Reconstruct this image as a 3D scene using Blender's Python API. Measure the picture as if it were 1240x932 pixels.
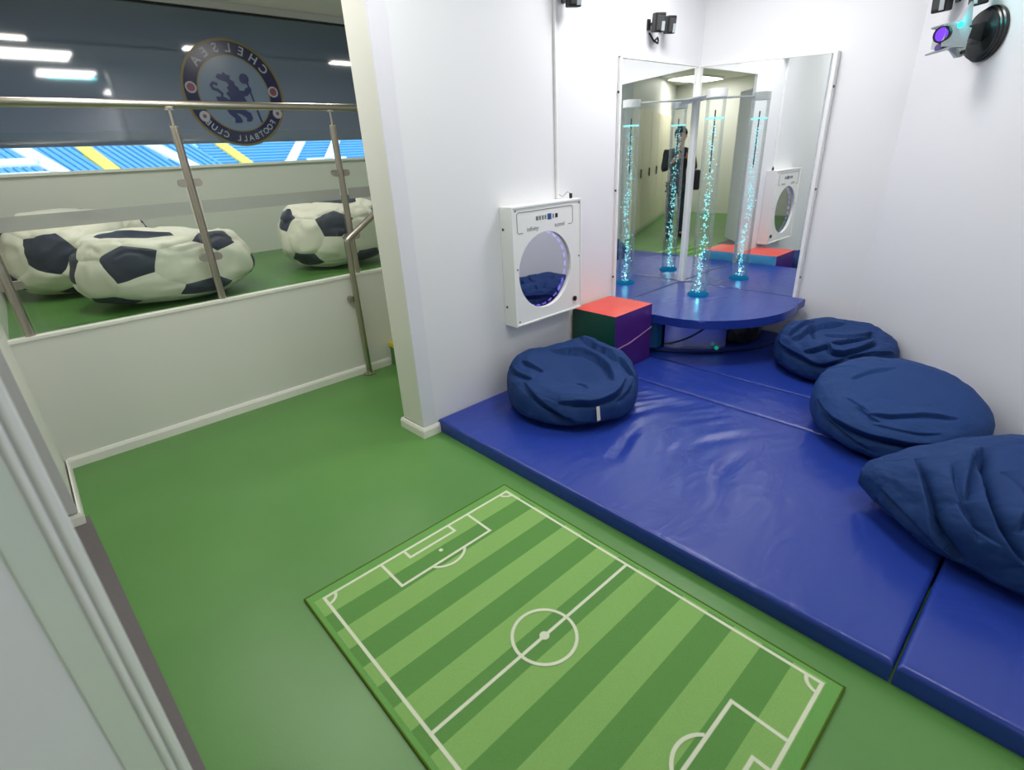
import bpy, bmesh, math, random
import numpy as np
from mathutils import Vector, Matrix, noise
for o in list(bpy.data.objects): bpy.data.objects.remove(o, do_unlink=True)
S = bpy.context.scene
COL = S.collection
PI = math.pi

# ------------------------------------------------------------------ camera
F_PX = 626.9
YAW, PITCH, ROLL = 0.84692, 0.41675, -0.05543
CAM_H = 1.48
_f = Vector((math.cos(YAW)*math.cos(PITCH), math.sin(YAW)*math.cos(PITCH), -math.sin(PITCH)))
_r = Vector((math.sin(YAW), -math.cos(YAW), 0)); _u = _r.cross(_f)
_r2 = math.cos(ROLL)*_r + math.sin(ROLL)*_u; _u2 = -math.sin(ROLL)*_r + math.cos(ROLL)*_u
cam = bpy.data.cameras.new('camera'); camo = bpy.data.objects.new('camera', cam); COL.objects.link(camo)
cam.sensor_fit = 'HORIZONTAL'; cam.sensor_width = 36.0; cam.lens = F_PX/1240*36.0
cam.clip_start = 0.02; cam.clip_end = 300
camo.matrix_world = Matrix(((_r2.x, _u2.x, -_f.x, 0), (_r2.y, _u2.y, -_f.y, 0), (_r2.z, _u2.z, -_f.z, CAM_H), (0, 0, 0, 1)))
cam.dof.use_dof = True; cam.dof.focus_distance = 2.8; cam.dof.aperture_fstop = 2.4
S.camera = camo
S.cycles.transparent_max_bounces = 24

# ------------------------------------------------------------------ world, exposure
w = bpy.data.worlds.new('world'); S.world = w; w.use_nodes = True
w.node_tree.nodes['Background'].inputs[0].default_value = (0.80, 0.90, 1.0, 1)
w.node_tree.nodes['Background'].inputs[1].default_value = 2.6
S.view_settings.view_transform = 'Standard'; S.view_settings.look = 'None'
S.view_settings.exposure = -0.04; S.view_settings.gamma = 1.0; S.view_settings.use_curve_mapping = False

# ------------------------------------------------------------------ ceiling lamps (area lights sit right under the built panels)
LAMPS = []   # (x, y, z, sx, sy, watts, colour)
CEIL = 2.75; CEIL2 = 3.05
LAMPS += [(0.70, 3.00, CEIL, .58, .58, 13, (1.0, .975, .94)),
          (1.05, 1.72, CEIL, .58, .58, 11, (1.0, .98, .97)),
          (3.10, 1.62, CEIL, .58, .58, 21, (1.0, .985, .99)),
          (1.95, 0.0, CEIL, .58, .58, 10, (1.0, .98, .97)),  # added panel, no known lamp here; brightens the near door leaf
          (-2.9, -1.70, CEIL, 1.15, .58, 22, (1.0, .97, .91)),
          (2.03, 4.15, 2.72, .36, .14, 9, (1.0, .97, .92)),
          (0.40, 4.05, 2.72, .36, .14, 9, (1.0, .97, .92)),
          (3.75, 3.95, 2.72, .36, .14, 7, (1.0, .97, .92))]
def area(x, y, z, sx, sy, wt, c):
    l = bpy.data.lights.new('panel_light', 'AREA'); l.shape = 'RECTANGLE'; l.size = sx; l.size_y = sy; l.energy = wt; l.color = c
    o = bpy.data.objects.new('panel_light', l); COL.objects.link(o); o.location = (x, y, z-.045)
    o.visible_camera = True
for L in LAMPS: area(*L)

# ------------------------------------------------------------------ helpers: materials
def lin(c):
    return tuple(((v/255.0)/12.92 if v/255.0 <= .04045 else ((v/255.0+.055)/1.055)**2.4) for v in c)
MATS = {}
def mat(name, rgb, rough=.5, metal=0, spec=.5, bump=None, var=0, varscale=8, coat=0, srgb=True, emis=None, estr=0, bscale=None):
    if name in MATS: return MATS[name]
    m = bpy.data.materials.new(name); m.use_nodes = True; nt = m.node_tree; b = nt.nodes['Principled BSDF']
    c = lin(rgb) if srgb else rgb
    b.inputs['Base Color'].default_value = (*c, 1); b.inputs['Roughness'].default_value = rough
    b.inputs['Metallic'].default_value = metal; b.inputs['Specular IOR Level'].default_value = spec
    b.inputs['Coat Weight'].default_value = coat; b.inputs['Coat Roughness'].default_value = .05
    if emis:
        b.inputs['Emission Color'].default_value = (*lin(emis), 1); b.inputs['Emission Strength'].default_value = estr
    tc = nt.nodes.new('ShaderNodeTexCoord')
    if var:
        n = nt.nodes.new('ShaderNodeTexNoise'); n.inputs['Scale'].default_value = varscale; n.inputs['Detail'].default_value = 5
        nt.links.new(tc.outputs['Object'], n.inputs['Vector'])
        mx = nt.nodes.new('ShaderNodeMix'); mx.data_type = 'RGBA'
        mx.inputs[6].default_value = (*[v*(1-var) for v in c], 1); mx.inputs[7].default_value = (*[min(1, v*(1+var)) for v in c], 1)
        nt.links.new(n.outputs['Fac'], mx.inputs[0]); nt.links.new(mx.outputs[2], b.inputs['Base Color'])
    if bump:
        n = nt.nodes.new('ShaderNodeTexNoise'); n.inputs['Scale'].default_value = bscale or 40; n.inputs['Detail'].default_value = 4
        nt.links.new(tc.outputs['Object'], n.inputs['Vector'])
        bp = nt.nodes.new('ShaderNodeBump'); bp.inputs['Strength'].default_value = bump; bp.inputs['Distance'].default_value = .01
        nt.links.new(n.outputs['Fac'], bp.inputs['Height']); nt.links.new(bp.outputs['Normal'], b.inputs['Normal'])
    MATS[name] = m; return m
def clear_mat(name, tint, gloss, rough=.02, extra=None):
    """thin clear sheet: transparent mixed with a fresnel gloss"""
    m = bpy.data.materials.new(name); m.use_nodes = True; nt = m.node_tree; nt.nodes.clear()
    out = nt.nodes.new('ShaderNodeOutputMaterial'); t = nt.nodes.new('ShaderNodeBsdfTransparent'); g = nt.nodes.new('ShaderNodeBsdfGlossy')
    t.inputs[0].default_value = (*tint, 1); g.inputs['Roughness'].default_value = rough
    lw = nt.nodes.new('ShaderNodeLayerWeight'); lw.inputs['Blend'].default_value = .35
    ma = nt.nodes.new('ShaderNodeMath'); ma.operation = 'MULTIPLY'; ma.inputs[1].default_value = gloss
    nt.links.new(lw.outputs['Fresnel'], ma.inputs[0])
    mx = nt.nodes.new('ShaderNodeMixShader'); nt.links.new(ma.outputs[0], mx.inputs[0]); nt.links.new(t.outputs[0], mx.inputs[1]); nt.links.new(g.outputs[0], mx.inputs[2])
    last = mx
    if extra:
        d = nt.nodes.new('ShaderNodeBsdfDiffuse'); d.inputs[0].default_value = (*extra[0], 1)
        m2 = nt.nodes.new('ShaderNodeMixShader'); m2.inputs[0].default_value = extra[1]
        nt.links.new(mx.outputs[0], m2.inputs[1]); nt.links.new(d.outputs[0], m2.inputs[2]); last = m2
    nt.links.new(last.outputs[0], out.inputs['Surface']); MATS[name] = m; return m
def emit_mat(name, rgb, st):
    m = bpy.data.materials.new(name); m.use_nodes = True; nt = m.node_tree; nt.nodes.clear()
    out = nt.nodes.new('ShaderNodeOutputMaterial'); e = nt.nodes.new('ShaderNodeEmission'); e.inputs[0].default_value = (*lin(rgb), 1); e.inputs[1].default_value = st
    nt.links.new(e.outputs[0], out.inputs['Surface']); MATS[name] = m; return m

mat('wall', (232, 232, 236), .55, bump=.03, bscale=120)
mat('wall_cream', (226, 225, 219), .5, bump=.02, bscale=90)
mat('ceiling_white', (225, 225, 220), .7, bump=.05, bscale=60)
mat('halfwall', (222, 221, 216), .45, bump=.02, bscale=90)
mat('trim', (238, 236, 230), .35)
mat('trim_white', (226, 225, 233), .4)
mat('trim_grey', (202, 200, 205), .4)
mat('frame_white', (238, 238, 238), .3)
mat('grey_floor', (98, 92, 94), .6, var=.1, varscale=60)
mat('steel', (176, 168, 158), .32, metal=1, bump=.02, bscale=200)
mat('steel_pin', (190, 182, 170), .25, metal=1)
mat('yellow', (226, 200, 50), .5)
mat('mirror', (243, 246, 245), .0, metal=1)
mat('black', (22, 22, 24), .45)
mat('black_shiny', (18, 18, 20), .2)
mat('dark_grey', (58, 60, 62), .4)
mat('silver', (178, 184, 188), .35, metal=.25)
mat('navy_cloth', (24, 55, 108), .72, spec=.25, bump=.10, bscale=420)
mat('navy_cloth_b', (26, 59, 114), .72, spec=.25, bump=.10, bscale=420)
mat('navy_edge', (22, 34, 70), .7)
mat('red_vinyl', (226, 78, 66), .38, bump=.08, bscale=14)
mat('green_vinyl', (14, 78, 62), .38, bump=.08, bscale=14)
mat('purple_vinyl', (72, 30, 116), .35, bump=.10, bscale=14)
mat('cyan_vinyl', (90, 178, 218), .38, bump=.08, bscale=14)
mat('yellow_vinyl', (222, 190, 40), .38)
mat('teal_vinyl', (20, 96, 140), .4, bump=.05, bscale=12)
mat('piping', (150, 110, 150), .35)
mat('ball_white', (232, 228, 214), .5, bump=.10, bscale=26, var=.04, varscale=5)
mat('ball_navy', (48, 54, 74), .5, bump=.10, bscale=26)
mat('panel_white', (240, 240, 238), .35)
mat('ink_grey', (128, 128, 130), .6)
mat('ink_blue', (24, 78, 140), .5)
mat('paper', (220, 216, 208), .7)
mat('cyan_led', (0, 210, 220), .4, emis=(20, 220, 230), estr=14)
clear_mat('balustrade_glass', (.93, .96, .94), .35)
clear_mat('window_glass', (.92, .96, .97), .30)
clear_mat('frost_band', (.80, .83, .80), .15, .3, ((.46, .47, .45), .72))
clear_mat('acrylic', (.965, .985, .985), .55, .02, ((.85, .9, .9), .03))
clear_mat('acrylic_cap', (.9, .95, .95), .5, .1, ((.95, .95, .95), .72))
clear_mat('water', (.93, .985, .99), .25)
emit_mat('bubble_glow', (140, 228, 240), 1.7)  # light from the base lamp put into the bubbles as emission
emit_mat('bubble_ring', (10, 120, 175), .7)
emit_mat('bubble_top', (150, 238, 238), 1.5)
emit_mat('lamp_white', (255, 252, 244), 6)
emit_mat('lamp_warm', (255, 240, 205), 6)
emit_mat('violet_led', (150, 110, 255), 6)
emit_mat('lens_violet', (120, 70, 250), 1.5)
emit_mat('teal_led', (40, 235, 225), 3.5)
emit_mat('green_led', (30, 170, 130), .7)

def green_floor():
    m = mat('green_floor', (98, 146, 78), .36, spec=.45)
    nt = m.node_tree; b = nt.nodes['Principled BSDF']; tc = nt.nodes.new('ShaderNodeTexCoord')
    n = nt.nodes.new('ShaderNodeTexNoise'); n.inputs['Scale'].default_value = 1.6; n.inputs['Detail'].default_value = 6
    nt.links.new(tc.outputs['Object'], n.inputs['Vector'])
    r = nt.nodes.new('ShaderNodeValToRGB'); r.color_ramp.elements[0].position = .3; r.color_ramp.elements[1].position = .75
    r.color_ramp.elements[0].color = (*lin((80, 130, 62)), 1); r.color_ramp.elements[1].color = (*lin((92, 141, 73)), 1)
    nt.links.new(n.outputs['Fac'], r.inputs[0]); nt.links.new(r.outputs[0], b.inputs['Base Color'])
    n2 = nt.nodes.new('ShaderNodeTexNoise'); n2.inputs['Scale'].default_value = 180
    nt.links.new(tc.outputs['Object'], n2.inputs['Vector'])
    bp = nt.nodes.new('ShaderNodeBump'); bp.inputs['Strength'].default_value = .06; bp.inputs['Distance'].default_value = .004
    nt.links.new(n2.outputs['Fac'], bp.inputs['Height']); nt.links.new(bp.outputs['Normal'], b.inputs['Normal'])
green_floor()
def blue_vinyl():
    m = mat('blue_vinyl', (34, 58, 148), .30, spec=.5)
    nt = m.node_tree; b = nt.nodes['Principled BSDF']; tc = nt.nodes.new('ShaderNodeTexCoord')
    n = nt.nodes.new('ShaderNodeTexNoise'); n.inputs['Scale'].default_value = 4.5; n.inputs['Detail'].default_value = 3; n.inputs['Distortion'].default_value = .8
    n2 = nt.nodes.new('ShaderNodeTexNoise'); n2.inputs['Scale'].default_value = 260
    mp = nt.nodes.new('ShaderNodeMapping'); mp.inputs['Scale'].default_value = (.8, 1.6, 1)
    nt.links.new(tc.outputs['Object'], mp.inputs[0]); nt.links.new(mp.outputs[0], n.inputs['Vector']); nt.links.new(tc.outputs['Object'], n2.inputs['Vector'])
    b1 = nt.nodes.new('ShaderNodeBump'); b1.inputs['Strength'].default_value = .25; b1.inputs['Distance'].default_value = .03
    b2 = nt.nodes.new('ShaderNodeBump'); b2.inputs['Strength'].default_value = .05; b2.inputs['Distance'].default_value = .002
    nt.links.new(n.outputs['Fac'], b1.inputs['Height']); nt.links.new(n2.outputs['Fac'], b2.inputs['Height'])
    nt.links.new(b1.outputs['Normal'], b2.inputs['Normal']); nt.links.new(b2.outputs['Normal'], b.inputs['Normal'])
blue_vinyl()

# ------------------------------------------------------------------ helpers: geometry
ORG = {}
def fin(o, parent, origin):
    COL.objects.link(o); ORG[o.name] = Vector(origin)
    if parent is not None: o.parent = parent
    else: o.location = origin
def thing(name, label, cat, loc, group=None):
    o = bpy.data.objects.new(name, None); o.empty_display_size = .1; COL.objects.link(o); o.location = loc
    ORG[o.name] = Vector(loc); o['label'] = label; o['category'] = cat
    if group: o['group'] = group
    return o
def tag(o, label, cat, group=None, kind=None):
    o['label'] = label; o['category'] = cat
    if group: o['group'] = group
    if kind: o['kind'] = kind
    return o
def st(o, label, cat='structure'):
    return tag(o, label, cat, kind='structure')
def mesh(name, vs, fs, m, parent=None, smooth=False, mats=None, midx=None):
    vs = np.asarray(vs, float)
    org = ORG[parent.name] if parent is not None else Vector(((vs[:, 0].min()+vs[:, 0].max())/2, (vs[:, 1].min()+vs[:, 1].max())/2, vs[:, 2].min()))
    me = bpy.data.meshes.new(name); me.from_pydata([tuple(v) for v in (vs-np.array(org))], [], [tuple(f) for f in fs])
    for k in (mats or [m]): me.materials.append(MATS[k])
    if midx is not None: me.polygons.foreach_set('material_index', midx)
    if smooth: me.polygons.foreach_set('use_smooth', [True]*len(me.polygons))
    me.update(); o = bpy.data.objects.new(name, me); fin(o, parent, org); return o
def bmobj(name, bm, m, parent=None, smooth=False):
    bmesh.ops.recalc_face_normals(bm, faces=bm.faces)
    bm.verts.index_update()
    vs = [tuple(v.co) for v in bm.verts]; fs = [[v.index for v in f.verts] for f in bm.faces]; bm.free()
    return mesh(name, vs, fs, m, parent, smooth)
def bm_box(bm, x0, x1, y0, y1, z0, z1, bev=0, seg=2, M=None):
    r = bmesh.ops.create_cube(bm, size=1.0)
    for v in r['verts']:
        v.co = Vector((x0+(v.co.x+.5)*(x1-x0), y0+(v.co.y+.5)*(y1-y0), z0+(v.co.z+.5)*(z1-z0)))
    es = list({e for v in r['verts'] for e in v.link_edges})
    vs = r['verts']
    if bev:
        rr = bmesh.ops.bevel(bm, geom=es, offset=bev, segments=seg, affect='EDGES', profile=.5)
        vs = list({v for f in rr['faces'] for v in f.verts} | {v for v in vs if v.is_valid})
    if M is not None:
        for v in vs: v.co = M @ v.co
    return vs
def box(name, x0, x1, y0, y1, z0, z1, m, parent=None, bev=0, seg=2, M=None, smooth=False):
    bm = bmesh.new(); bm_box(bm, x0, x1, y0, y1, z0, z1, bev, seg, M); return bmobj(name, bm, m, parent, smooth)
def bm_cyl(bm, p0, p1, r0, r1=None, n=16, caps=True):
    p0 = Vector(p0); p1 = Vector(p1); r1 = r0 if r1 is None else r1; d = p1-p0
    q = d.to_track_quat('Z', 'Y').to_matrix(); a = []; b = []
    for i in range(n):
        t = 2*PI*i/n; c = q @ Vector((math.cos(t), math.sin(t), 0))
        a.append(bm.verts.new(p0+c*r0)); b.append(bm.verts.new(p1+c*r1))
    for i in range(n):
        j = (i+1) % n; bm.faces.new((a[i], a[j], b[j], b[i]))
    if caps: bm.faces.new(a[::-1]); bm.faces.new(b)
def cyl(name, p0, p1, r, m, parent=None, r1=None, n=20, smooth=True, caps=True):
    bm = bmesh.new(); bm_cyl(bm, p0, p1, r, r1, n, caps); o = bmobj(name, bm, m, parent, smooth); autos(o); return o
def autos(o, ang=40):
    me = o.data; bm = bmesh.new(); bm.from_mesh(me); ca = math.radians(ang)
    for e in bm.edges:
        if len(e.link_faces) == 2 and e.calc_face_angle(0) > ca: e.smooth = False
    bm.to_mesh(me); bm.free()
    me.polygons.foreach_set('use_smooth', [True]*len(me.polygons))
def tube(name, pts, r, m, parent=None, n=10):
    bm = bmesh.new(); P = [Vector(p) for p in pts]; rings = []
    for i, p in enumerate(P):
        d = (P[min(i+1, len(P)-1)]-P[max(i-1, 0)]).normalized(); q = d.to_track_quat('Z', 'Y').to_matrix()
        rings.append([bm.verts.new(p+q @ Vector((r*math.cos(2*PI*k/n), r*math.sin(2*PI*k/n), 0))) for k in range(n)])
    # consistent ring alignment
    for a, b in zip(rings, rings[1:]):
        k0 = min(range(n), key=lambda s: sum((a[k].co-b[(k+s) % n].co).length for k in range(n)))
        b[:] = b[k0:]+b[:k0]
        for k in range(n): bm.faces.new((a[k], a[(k+1) % n], b[(k+1) % n], b[k]))
    bm.faces.new(rings[0][::-1]); bm.faces.new(rings[-1]); o = bmobj(name, bm, m, parent, True); autos(o); return o
def prism(name, poly, z0, z1, m, parent=None, bev=0, seg=2):
    bm = bmesh.new(); b = [bm.verts.new((x, y, z0)) for x, y in poly]; t = [bm.verts.new((x, y, z1)) for x, y in poly]; n = len(poly)
    bm.faces.new(b[::-1]); tf = bm.faces.new(t)
    for i in range(n): bm.faces.new((b[i], b[(i+1) % n], t[(i+1) % n], t[i]))
    if bev: bmesh.ops.bevel(bm, geom=list(tf.edges), offset=bev, segments=seg, affect='EDGES', profile=.5)
    return bmobj(name, bm, m, parent)
def lathe(name, prof, axis_p, m, parent=None, n=32, q=None):
    vs = []; fs = []; k = len(prof); q = q or Matrix.Identity(3); P = Vector(axis_p)
    for i in range(n):
        t = 2*PI*i/n
        for r, z in prof: vs.append(tuple(P+q @ Vector((r*math.cos(t), r*math.sin(t), z))))
    for i in range(n):
        for j in range(k-1): fs.append((i*k+j, ((i+1) % n)*k+j, ((i+1) % n)*k+j+1, i*k+j+1))
    bm = bmesh.new(); V = [bm.verts.new(v) for v in vs]
    for f in fs: bm.faces.new([V[i] for i in f])
    bmesh.ops.remove_doubles(bm, verts=bm.verts, dist=1e-6)
    o = bmobj(name, bm, m, parent, True); autos(o, 35); return o
def flat(name, poly3, thick, nrm, m, parent=None):
    """polygon given in 3D, extruded by thick along nrm"""
    bm = bmesh.new(); nv = Vector(nrm)*thick; a = [bm.verts.new(p) for p in poly3]; b = [bm.verts.new(Vector(p)+nv) for p in poly3]; n = len(a)
    if n > 4:
        from mathutils.geometry import tessellate_polygon
        for tri in tessellate_polygon([[Vector(p) for p in poly3]]):
            for L in (a, b):
                try: bm.faces.new([L[i] for i in tri])
                except ValueError: pass
    else: bm.faces.new(a[::-1]); bm.faces.new(b)
    for i in range(n): bm.faces.new((a[i], a[(i+1) % n], b[(i+1) % n], b[i]))
    return bmobj(name, bm, m, parent)

# ================================================================== SETTING
YW = 2.35        # nook side of the partition wall
XB = 4.155       # back wall
YH = 3.55        # front of the platform half wall
PLAT = 0.735
YF = 5.55        # window wall
WC = (XB, 0.98)  # corner back wall / slanted wall
def wall_seg(name, p, q, z0, z1, th, m, label, side=1):
    """vertical slab whose visible face runs p->q; thickness goes to the left(+)/right(-) of that direction"""
    d = Vector((q[0]-p[0], q[1]-p[1])); n = Vector((-d.y, d.x)).normalized()*th*side
    poly = [p, q, (q[0]+n.x, q[1]+n.y), (p[0]+n.x, p[1]+n.y)]
    return st(prism(name, poly, z0, z1, m), label, 'wall')
st(prism('floor', [(-4.7, -3.0), (4.7, -3.0), (4.7, 3.75), (-4.7, 3.75)], -.12, 0, 'green_floor'), 'smooth green vinyl floor of the room', 'floor')
st(prism('threshold_floor', [(-.178, 2.92), (-.081, 1.255), (-.04, .55), (-1.1, .55), (-1.1, 2.92)], .0005, .003, 'grey_floor'), 'dark grey floor strip in the doorway beside the white door edge', 'floor')
st(prism('ceiling', [(-4.7, -3.0), (4.7, -3.0), (4.7, 3.65), (-4.7, 3.65)], CEIL, CEIL+.12, 'ceiling_white'), 'flat white ceiling over the sensory nook and hall', 'ceiling')
st(prism('ceiling_platform', [(-.6, 3.5), (4.7, 3.5), (4.7, 5.8), (-.6, 5.8)], CEIL2, CEIL2+.12, 'ceiling_white'), 'higher ceiling above the raised platform', 'ceiling')
st(prism('wall_bulkhead', [(-.6, 3.52), (4.7, 3.52), (4.7, 3.64), (-.6, 3.64)], CEIL, CEIL2+.1, 'wall'), 'bulkhead strip between the two ceiling heights', 'wall')
# partition
pw = st(prism('wall_partition', [(1.382, YW), (4.7, YW), (4.7, 2.538), (1.382, 2.538)], 0, CEIL, 'wall'), 'white partition wall carrying the porthole panel', 'wall')
# corner bead / door lining on the end of the partition
st(prism('trim_1', [(1.366, YW+.0005), (1.3815, YW+.0005), (1.3815, 2.55), (1.366, 2.55)], .064, CEIL, 'wall_cream', bev=.003), 'cream lining board on the free end of the partition', 'trim')
st(prism('trim_2', [(1.3655, YW-.014), (1.455, YW-.014), (1.455, YW-.0003), (1.3655, YW-.0003)], .064, CEIL, 'trim_white', bev=.003), 'white cover board on the partition edge', 'trim')
def bead(name, pts, h, th, label):
    """baseboard strip along a polyline, offset outwards to its right"""
    o = None
    poly = [Vector((p[0], p[1])) for p in pts]; off = []
    for i, p in enumerate(poly):
        ns = []
        if i > 0: d = (poly[i]-poly[i-1]).normalized(); ns.append(Vector((d.y, -d.x)))
        if i < len(poly)-1: d = (poly[i+1]-poly[i]).normalized(); ns.append(Vector((d.y, -d.x)))
        n = sum(ns, Vector((0, 0))); n.normalize(); c = max(.4, n.dot(ns[0])); off.append(p+n*th/c)
    bm = bmesh.new(); n = len(poly)
    prof = [(0, 0), (1, 0), (1, h*.72), (.55, h), (0, h)]
    rows = [[bm.verts.new((*(poly[i]+(off[i]-poly[i])*s), z)) for s, z in prof] for i in range(n)]
    for i in range(n-1):
        for k in range(len(prof)):
            k2 = (k+1) % len(prof); bm.faces.new((rows[i][k], rows[i+1][k], rows[i+1][k2], rows[i][k2]))
    bm.faces.new(rows[0]); bm.faces.new(rows[-1][::-1])
    o = bmobj(name, bm, 'trim'); return st(o, label, 'baseboard')
bead('baseboard_partition', [(2.0, 2.538), (1.36, 2.55), (1.366, YW-.014), (1.472, YW-.014)][::-1][::-1], .062, .014, 'cream baseboard wrapping the free end of the partition')
# back wall, slanted wall, rear walls
wall_seg('wall_back', (XB, YW), (XB, WC[1]), 0, CEIL, .2, 'wall', 'white back wall carrying the wide mirror', 1)
P45 = (2.60, -.575)
wall_seg('wall_slanted', WC, P45, 0, CEIL, .2, 'wall', 'white slanted wall behind the row of navy bean bags', 1)
wall_seg('wall_rear', P45, (.30, -.95), 0, CEIL, .15, 'wall', 'white rear wall behind the photographer', 1)
wall_seg('wall_lockers', (.30, -.95), (-3.9, -2.74), 0, CEIL, .15, 'wall_cream', 'cream rear wall with tall cupboard doors', 1)
wall_seg('wall_hall_end', (-3.9, -3.0), (-3.9, 3.0), 0, CEIL, .15, 'wall_cream', 'cream end wall of the hall', 1)
wall_seg('wall_hall_side', (-3.9, 2.87), (-.285, 2.87), 0, CEIL, .12, 'wall_cream', 'cream side wall of the hall', 1)
# stub wall between half wall and doorway
st(prism('wall_stub', [(-.40, 2.99), (-.285, 2.875), (-.215, 2.875), (-.215, 5.7), (-.40, 5.7)], 0, CEIL2+.1, 'wall_cream'), 'cream stub wall at the left of the railing', 'wall')
st(prism('trim_3', [(-.278, 2.852), (-.203, 2.852), (-.203, 2.8745), (-.278, 2.8745)], .075, CEIL, 'trim_grey', bev=.003), 'pale grey door lining board on the stub wall', 'trim')
bead('baseboard_stub', [(-.42, 2.868), (-.206, 2.868), (-.206, 3.536)][::-1][::-1], .062, .013, 'cream baseboard round the stub wall')
# half wall (fascia of the platform) and platform
st(prism('wall_half', [(-.3, YH), (4.7, YH), (4.7, YH+.09), (-.3, YH+.09)], 0, PLAT+.012, 'halfwall'), 'low white half wall below the steel railing', 'wall')
st(prism('trim_4', [(-.215, YH-.006), (3.1, YH-.006), (3.1, YH+.03), (-.215, YH+.03)], PLAT+.004, PLAT+.02, 'trim'), 'white capping strip along the half wall', 'trim')
bead('baseboard_half_wall', [(-.2, YH), (1.85, YH)], .062, .014, 'cream baseboard along the half wall')
st(prism('floor_platform', [(-.3, YH+.09), (4.7, YH+.09), (4.7, YF+.2), (-.3, YF+.2)], PLAT-.2, PLAT, 'green_floor'), 'raised green platform floor under the football bean bags', 'floor')
# window wall
st(prism('wall_window_sill', [(-.3, YF), (4.7, YF), (4.7, YF+.2), (-.3, YF+.2)], PLAT, 1.535, 'halfwall'), 'cream wall below the stadium window', 'wall')
st(prism('wall_window_head', [(-.3, YF), (4.7, YF), (4.7, YF+.2), (-.3, YF+.2)], 2.79, CEIL2+.1, 'wall_cream'), 'cream wall above the stadium window', 'wall')
bead('baseboard_window', [(-.2, YF), (4.6, YF)], .07, .014, 'cream baseboard below the stadium window')
st(prism('wall_right_end', [(4.6, 2.5), (4.75, 2.5), (4.75, 5.8), (4.6, 5.8)], 0, CEIL2+.1, 'wall'), 'white end wall beyond the steps', 'wall')
# window: frame, clear lower strip, dark tinted upper panel
mat('dark_panel', (88, 103, 130), .04, spec=.9, coat=1.0)
MATS['dark_panel'].node_tree.nodes['Principled BSDF'].inputs['Coat IOR'].default_value = 1.9
WX0, WX1 = -.2, 4.6
wn = thing('window_1', 'long stadium window with dark tinted upper panel and clear lower strip', 'window', (2.2, YF, 1.535)); wn['kind'] = 'structure'
box('sill', WX0, WX1, YF-.03, YF+.2, 1.518, 1.542, 'trim', wn, .004)
box('head_frame', WX0, WX1, YF-.03, YF+.05, 2.735, 2.79, 'trim_grey', wn, .004)
box('rubber_seal', WX0, WX1, YF-.012, YF+.03, 2.722, 2.736, 'black', wn)
box('tinted_panel', WX0, WX1, YF+.012, YF+.04, 1.714, 2.73, 'dark_panel', wn)
box('pane', WX0, WX1, YF+.05, YF+.056, 1.54, 1.72, 'window_glass', wn)

# doorway edge close to the camera on the left: a thick white door leaf set at 45 degrees
Md = Matrix.Translation((-.0735, .93, 0)) @ Matrix.Rotation(math.radians(225), 4, 'Z')   # local x runs along the leaf
dr = thing('door_1', 'white door leaf with strip tinted as reflected green floor, close at the left edge', 'door', (-.0735, .93, 0)); dr['kind'] = 'structure'
box('leaf', .010, .80, -.062, -.012, .004, 2.2, 'wall', dr, .003, M=Md)
box('edge_lipping', 0, .022, -.066, -.004, .004, 2.2, 'frame_white', dr, .006, 3, M=Md)
box('edge_bead', .025, .040, -.06, -.006, .004, 2.2, 'frame_white', dr, .005, 3, M=Md)
mat('floor_reflection_tint', (216, 224, 214), .3)  # green reflected from the floor, put into the strip colour
box('reflection_strip', .043, .098, -.04, -.0095, .004, 2.2, 'floor_reflection_tint', dr, .002, M=Md)
# cupboard doors on the rear wall
dl = Vector((-3.9-.30, -2.74+.95)).normalized(); Ml = Matrix.Translation((.30, -.95, 0)) @ Matrix.Rotation(math.atan2(dl.y, dl.x), 4, 'Z')
mat('cupboard', (232, 226, 200), .4)
for i in range(5):
    d = thing('door_%d' % (i+2), ['cream cupboard door nearest the photographer, seen in the mirror', 'second cream cupboard door along the rear wall', 'third cream cupboard door along the rear wall', 'fourth cream cupboard door along the rear wall', 'farthest cream cupboard door along the rear wall'][i], 'door', tuple(Ml @ Vector((.4+i*.78, 0, 0)))); d['kind'] = 'structure'
    pn = box('panel', .03+i*.78, .79+i*.78, -.03, -.001, .08, 2.10, 'cupboard', d, .004, M=Ml)
    box('handle', .70+i*.78, .72+i*.78, -.055, -.028, .98, 1.13, 'dark_grey', pn, .004, M=Ml)

# ceiling panels matching the lamps
GL = ['square white ceiling light panel over the railing passage', 'square white ceiling light panel over the football rug', 'square white ceiling light panel over the blue mats',
      'square white ceiling light panel added to brighten the door leaf', 'long white ceiling light panel in the hall', 'small pendant light over the upright football bean bag', 'small pendant light over the left end of the platform', 'small pendant light over the right end of the platform']
for L, lb in zip(LAMPS, GL):
    x, y, z, sx, sy, wt, c = L
    t = thing('ceiling_light', lb, 'ceiling light', (x, y, z), 'ceiling lights')
    bm = bmesh.new()
    for (a, b, cc, d) in ((-sx/2-.02, sx/2+.02, -sy/2-.02, -sy/2), (-sx/2-.02, sx/2+.02, sy/2, sy/2+.02), (-sx/2-.02, -sx/2, -sy/2, sy/2), (sx/2, sx/2+.02, -sy/2, sy/2)):
        bm_box(bm, x+a, x+b, y+cc, y+d, z-.03, z)
    bmobj('frame', bm, 'frame_white', t)
    box('diffuser', x-sx/2, x+sx/2, y-sy/2, y+sy/2, z-.02, z-.001, 'lamp_warm' if z < CEIL else 'lamp_white', t)
    if z < CEIL:
        box('housing', x-sx/2-.02, x+sx/2+.02, y-sy/2-.02, y+sy/2+.02, z, z+.03, 'frame_white', t, .004)
        for k in (-.1, .1): cyl('rod', (x+k, y, z+.025), (x+k, y, CEIL2-.001), .006, 'steel', t, n=8)
t = thing('light_strip', 'cyan light strip fixed to the ceiling of the nook', 'light strip', (1.15, 1.28, CEIL))
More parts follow.
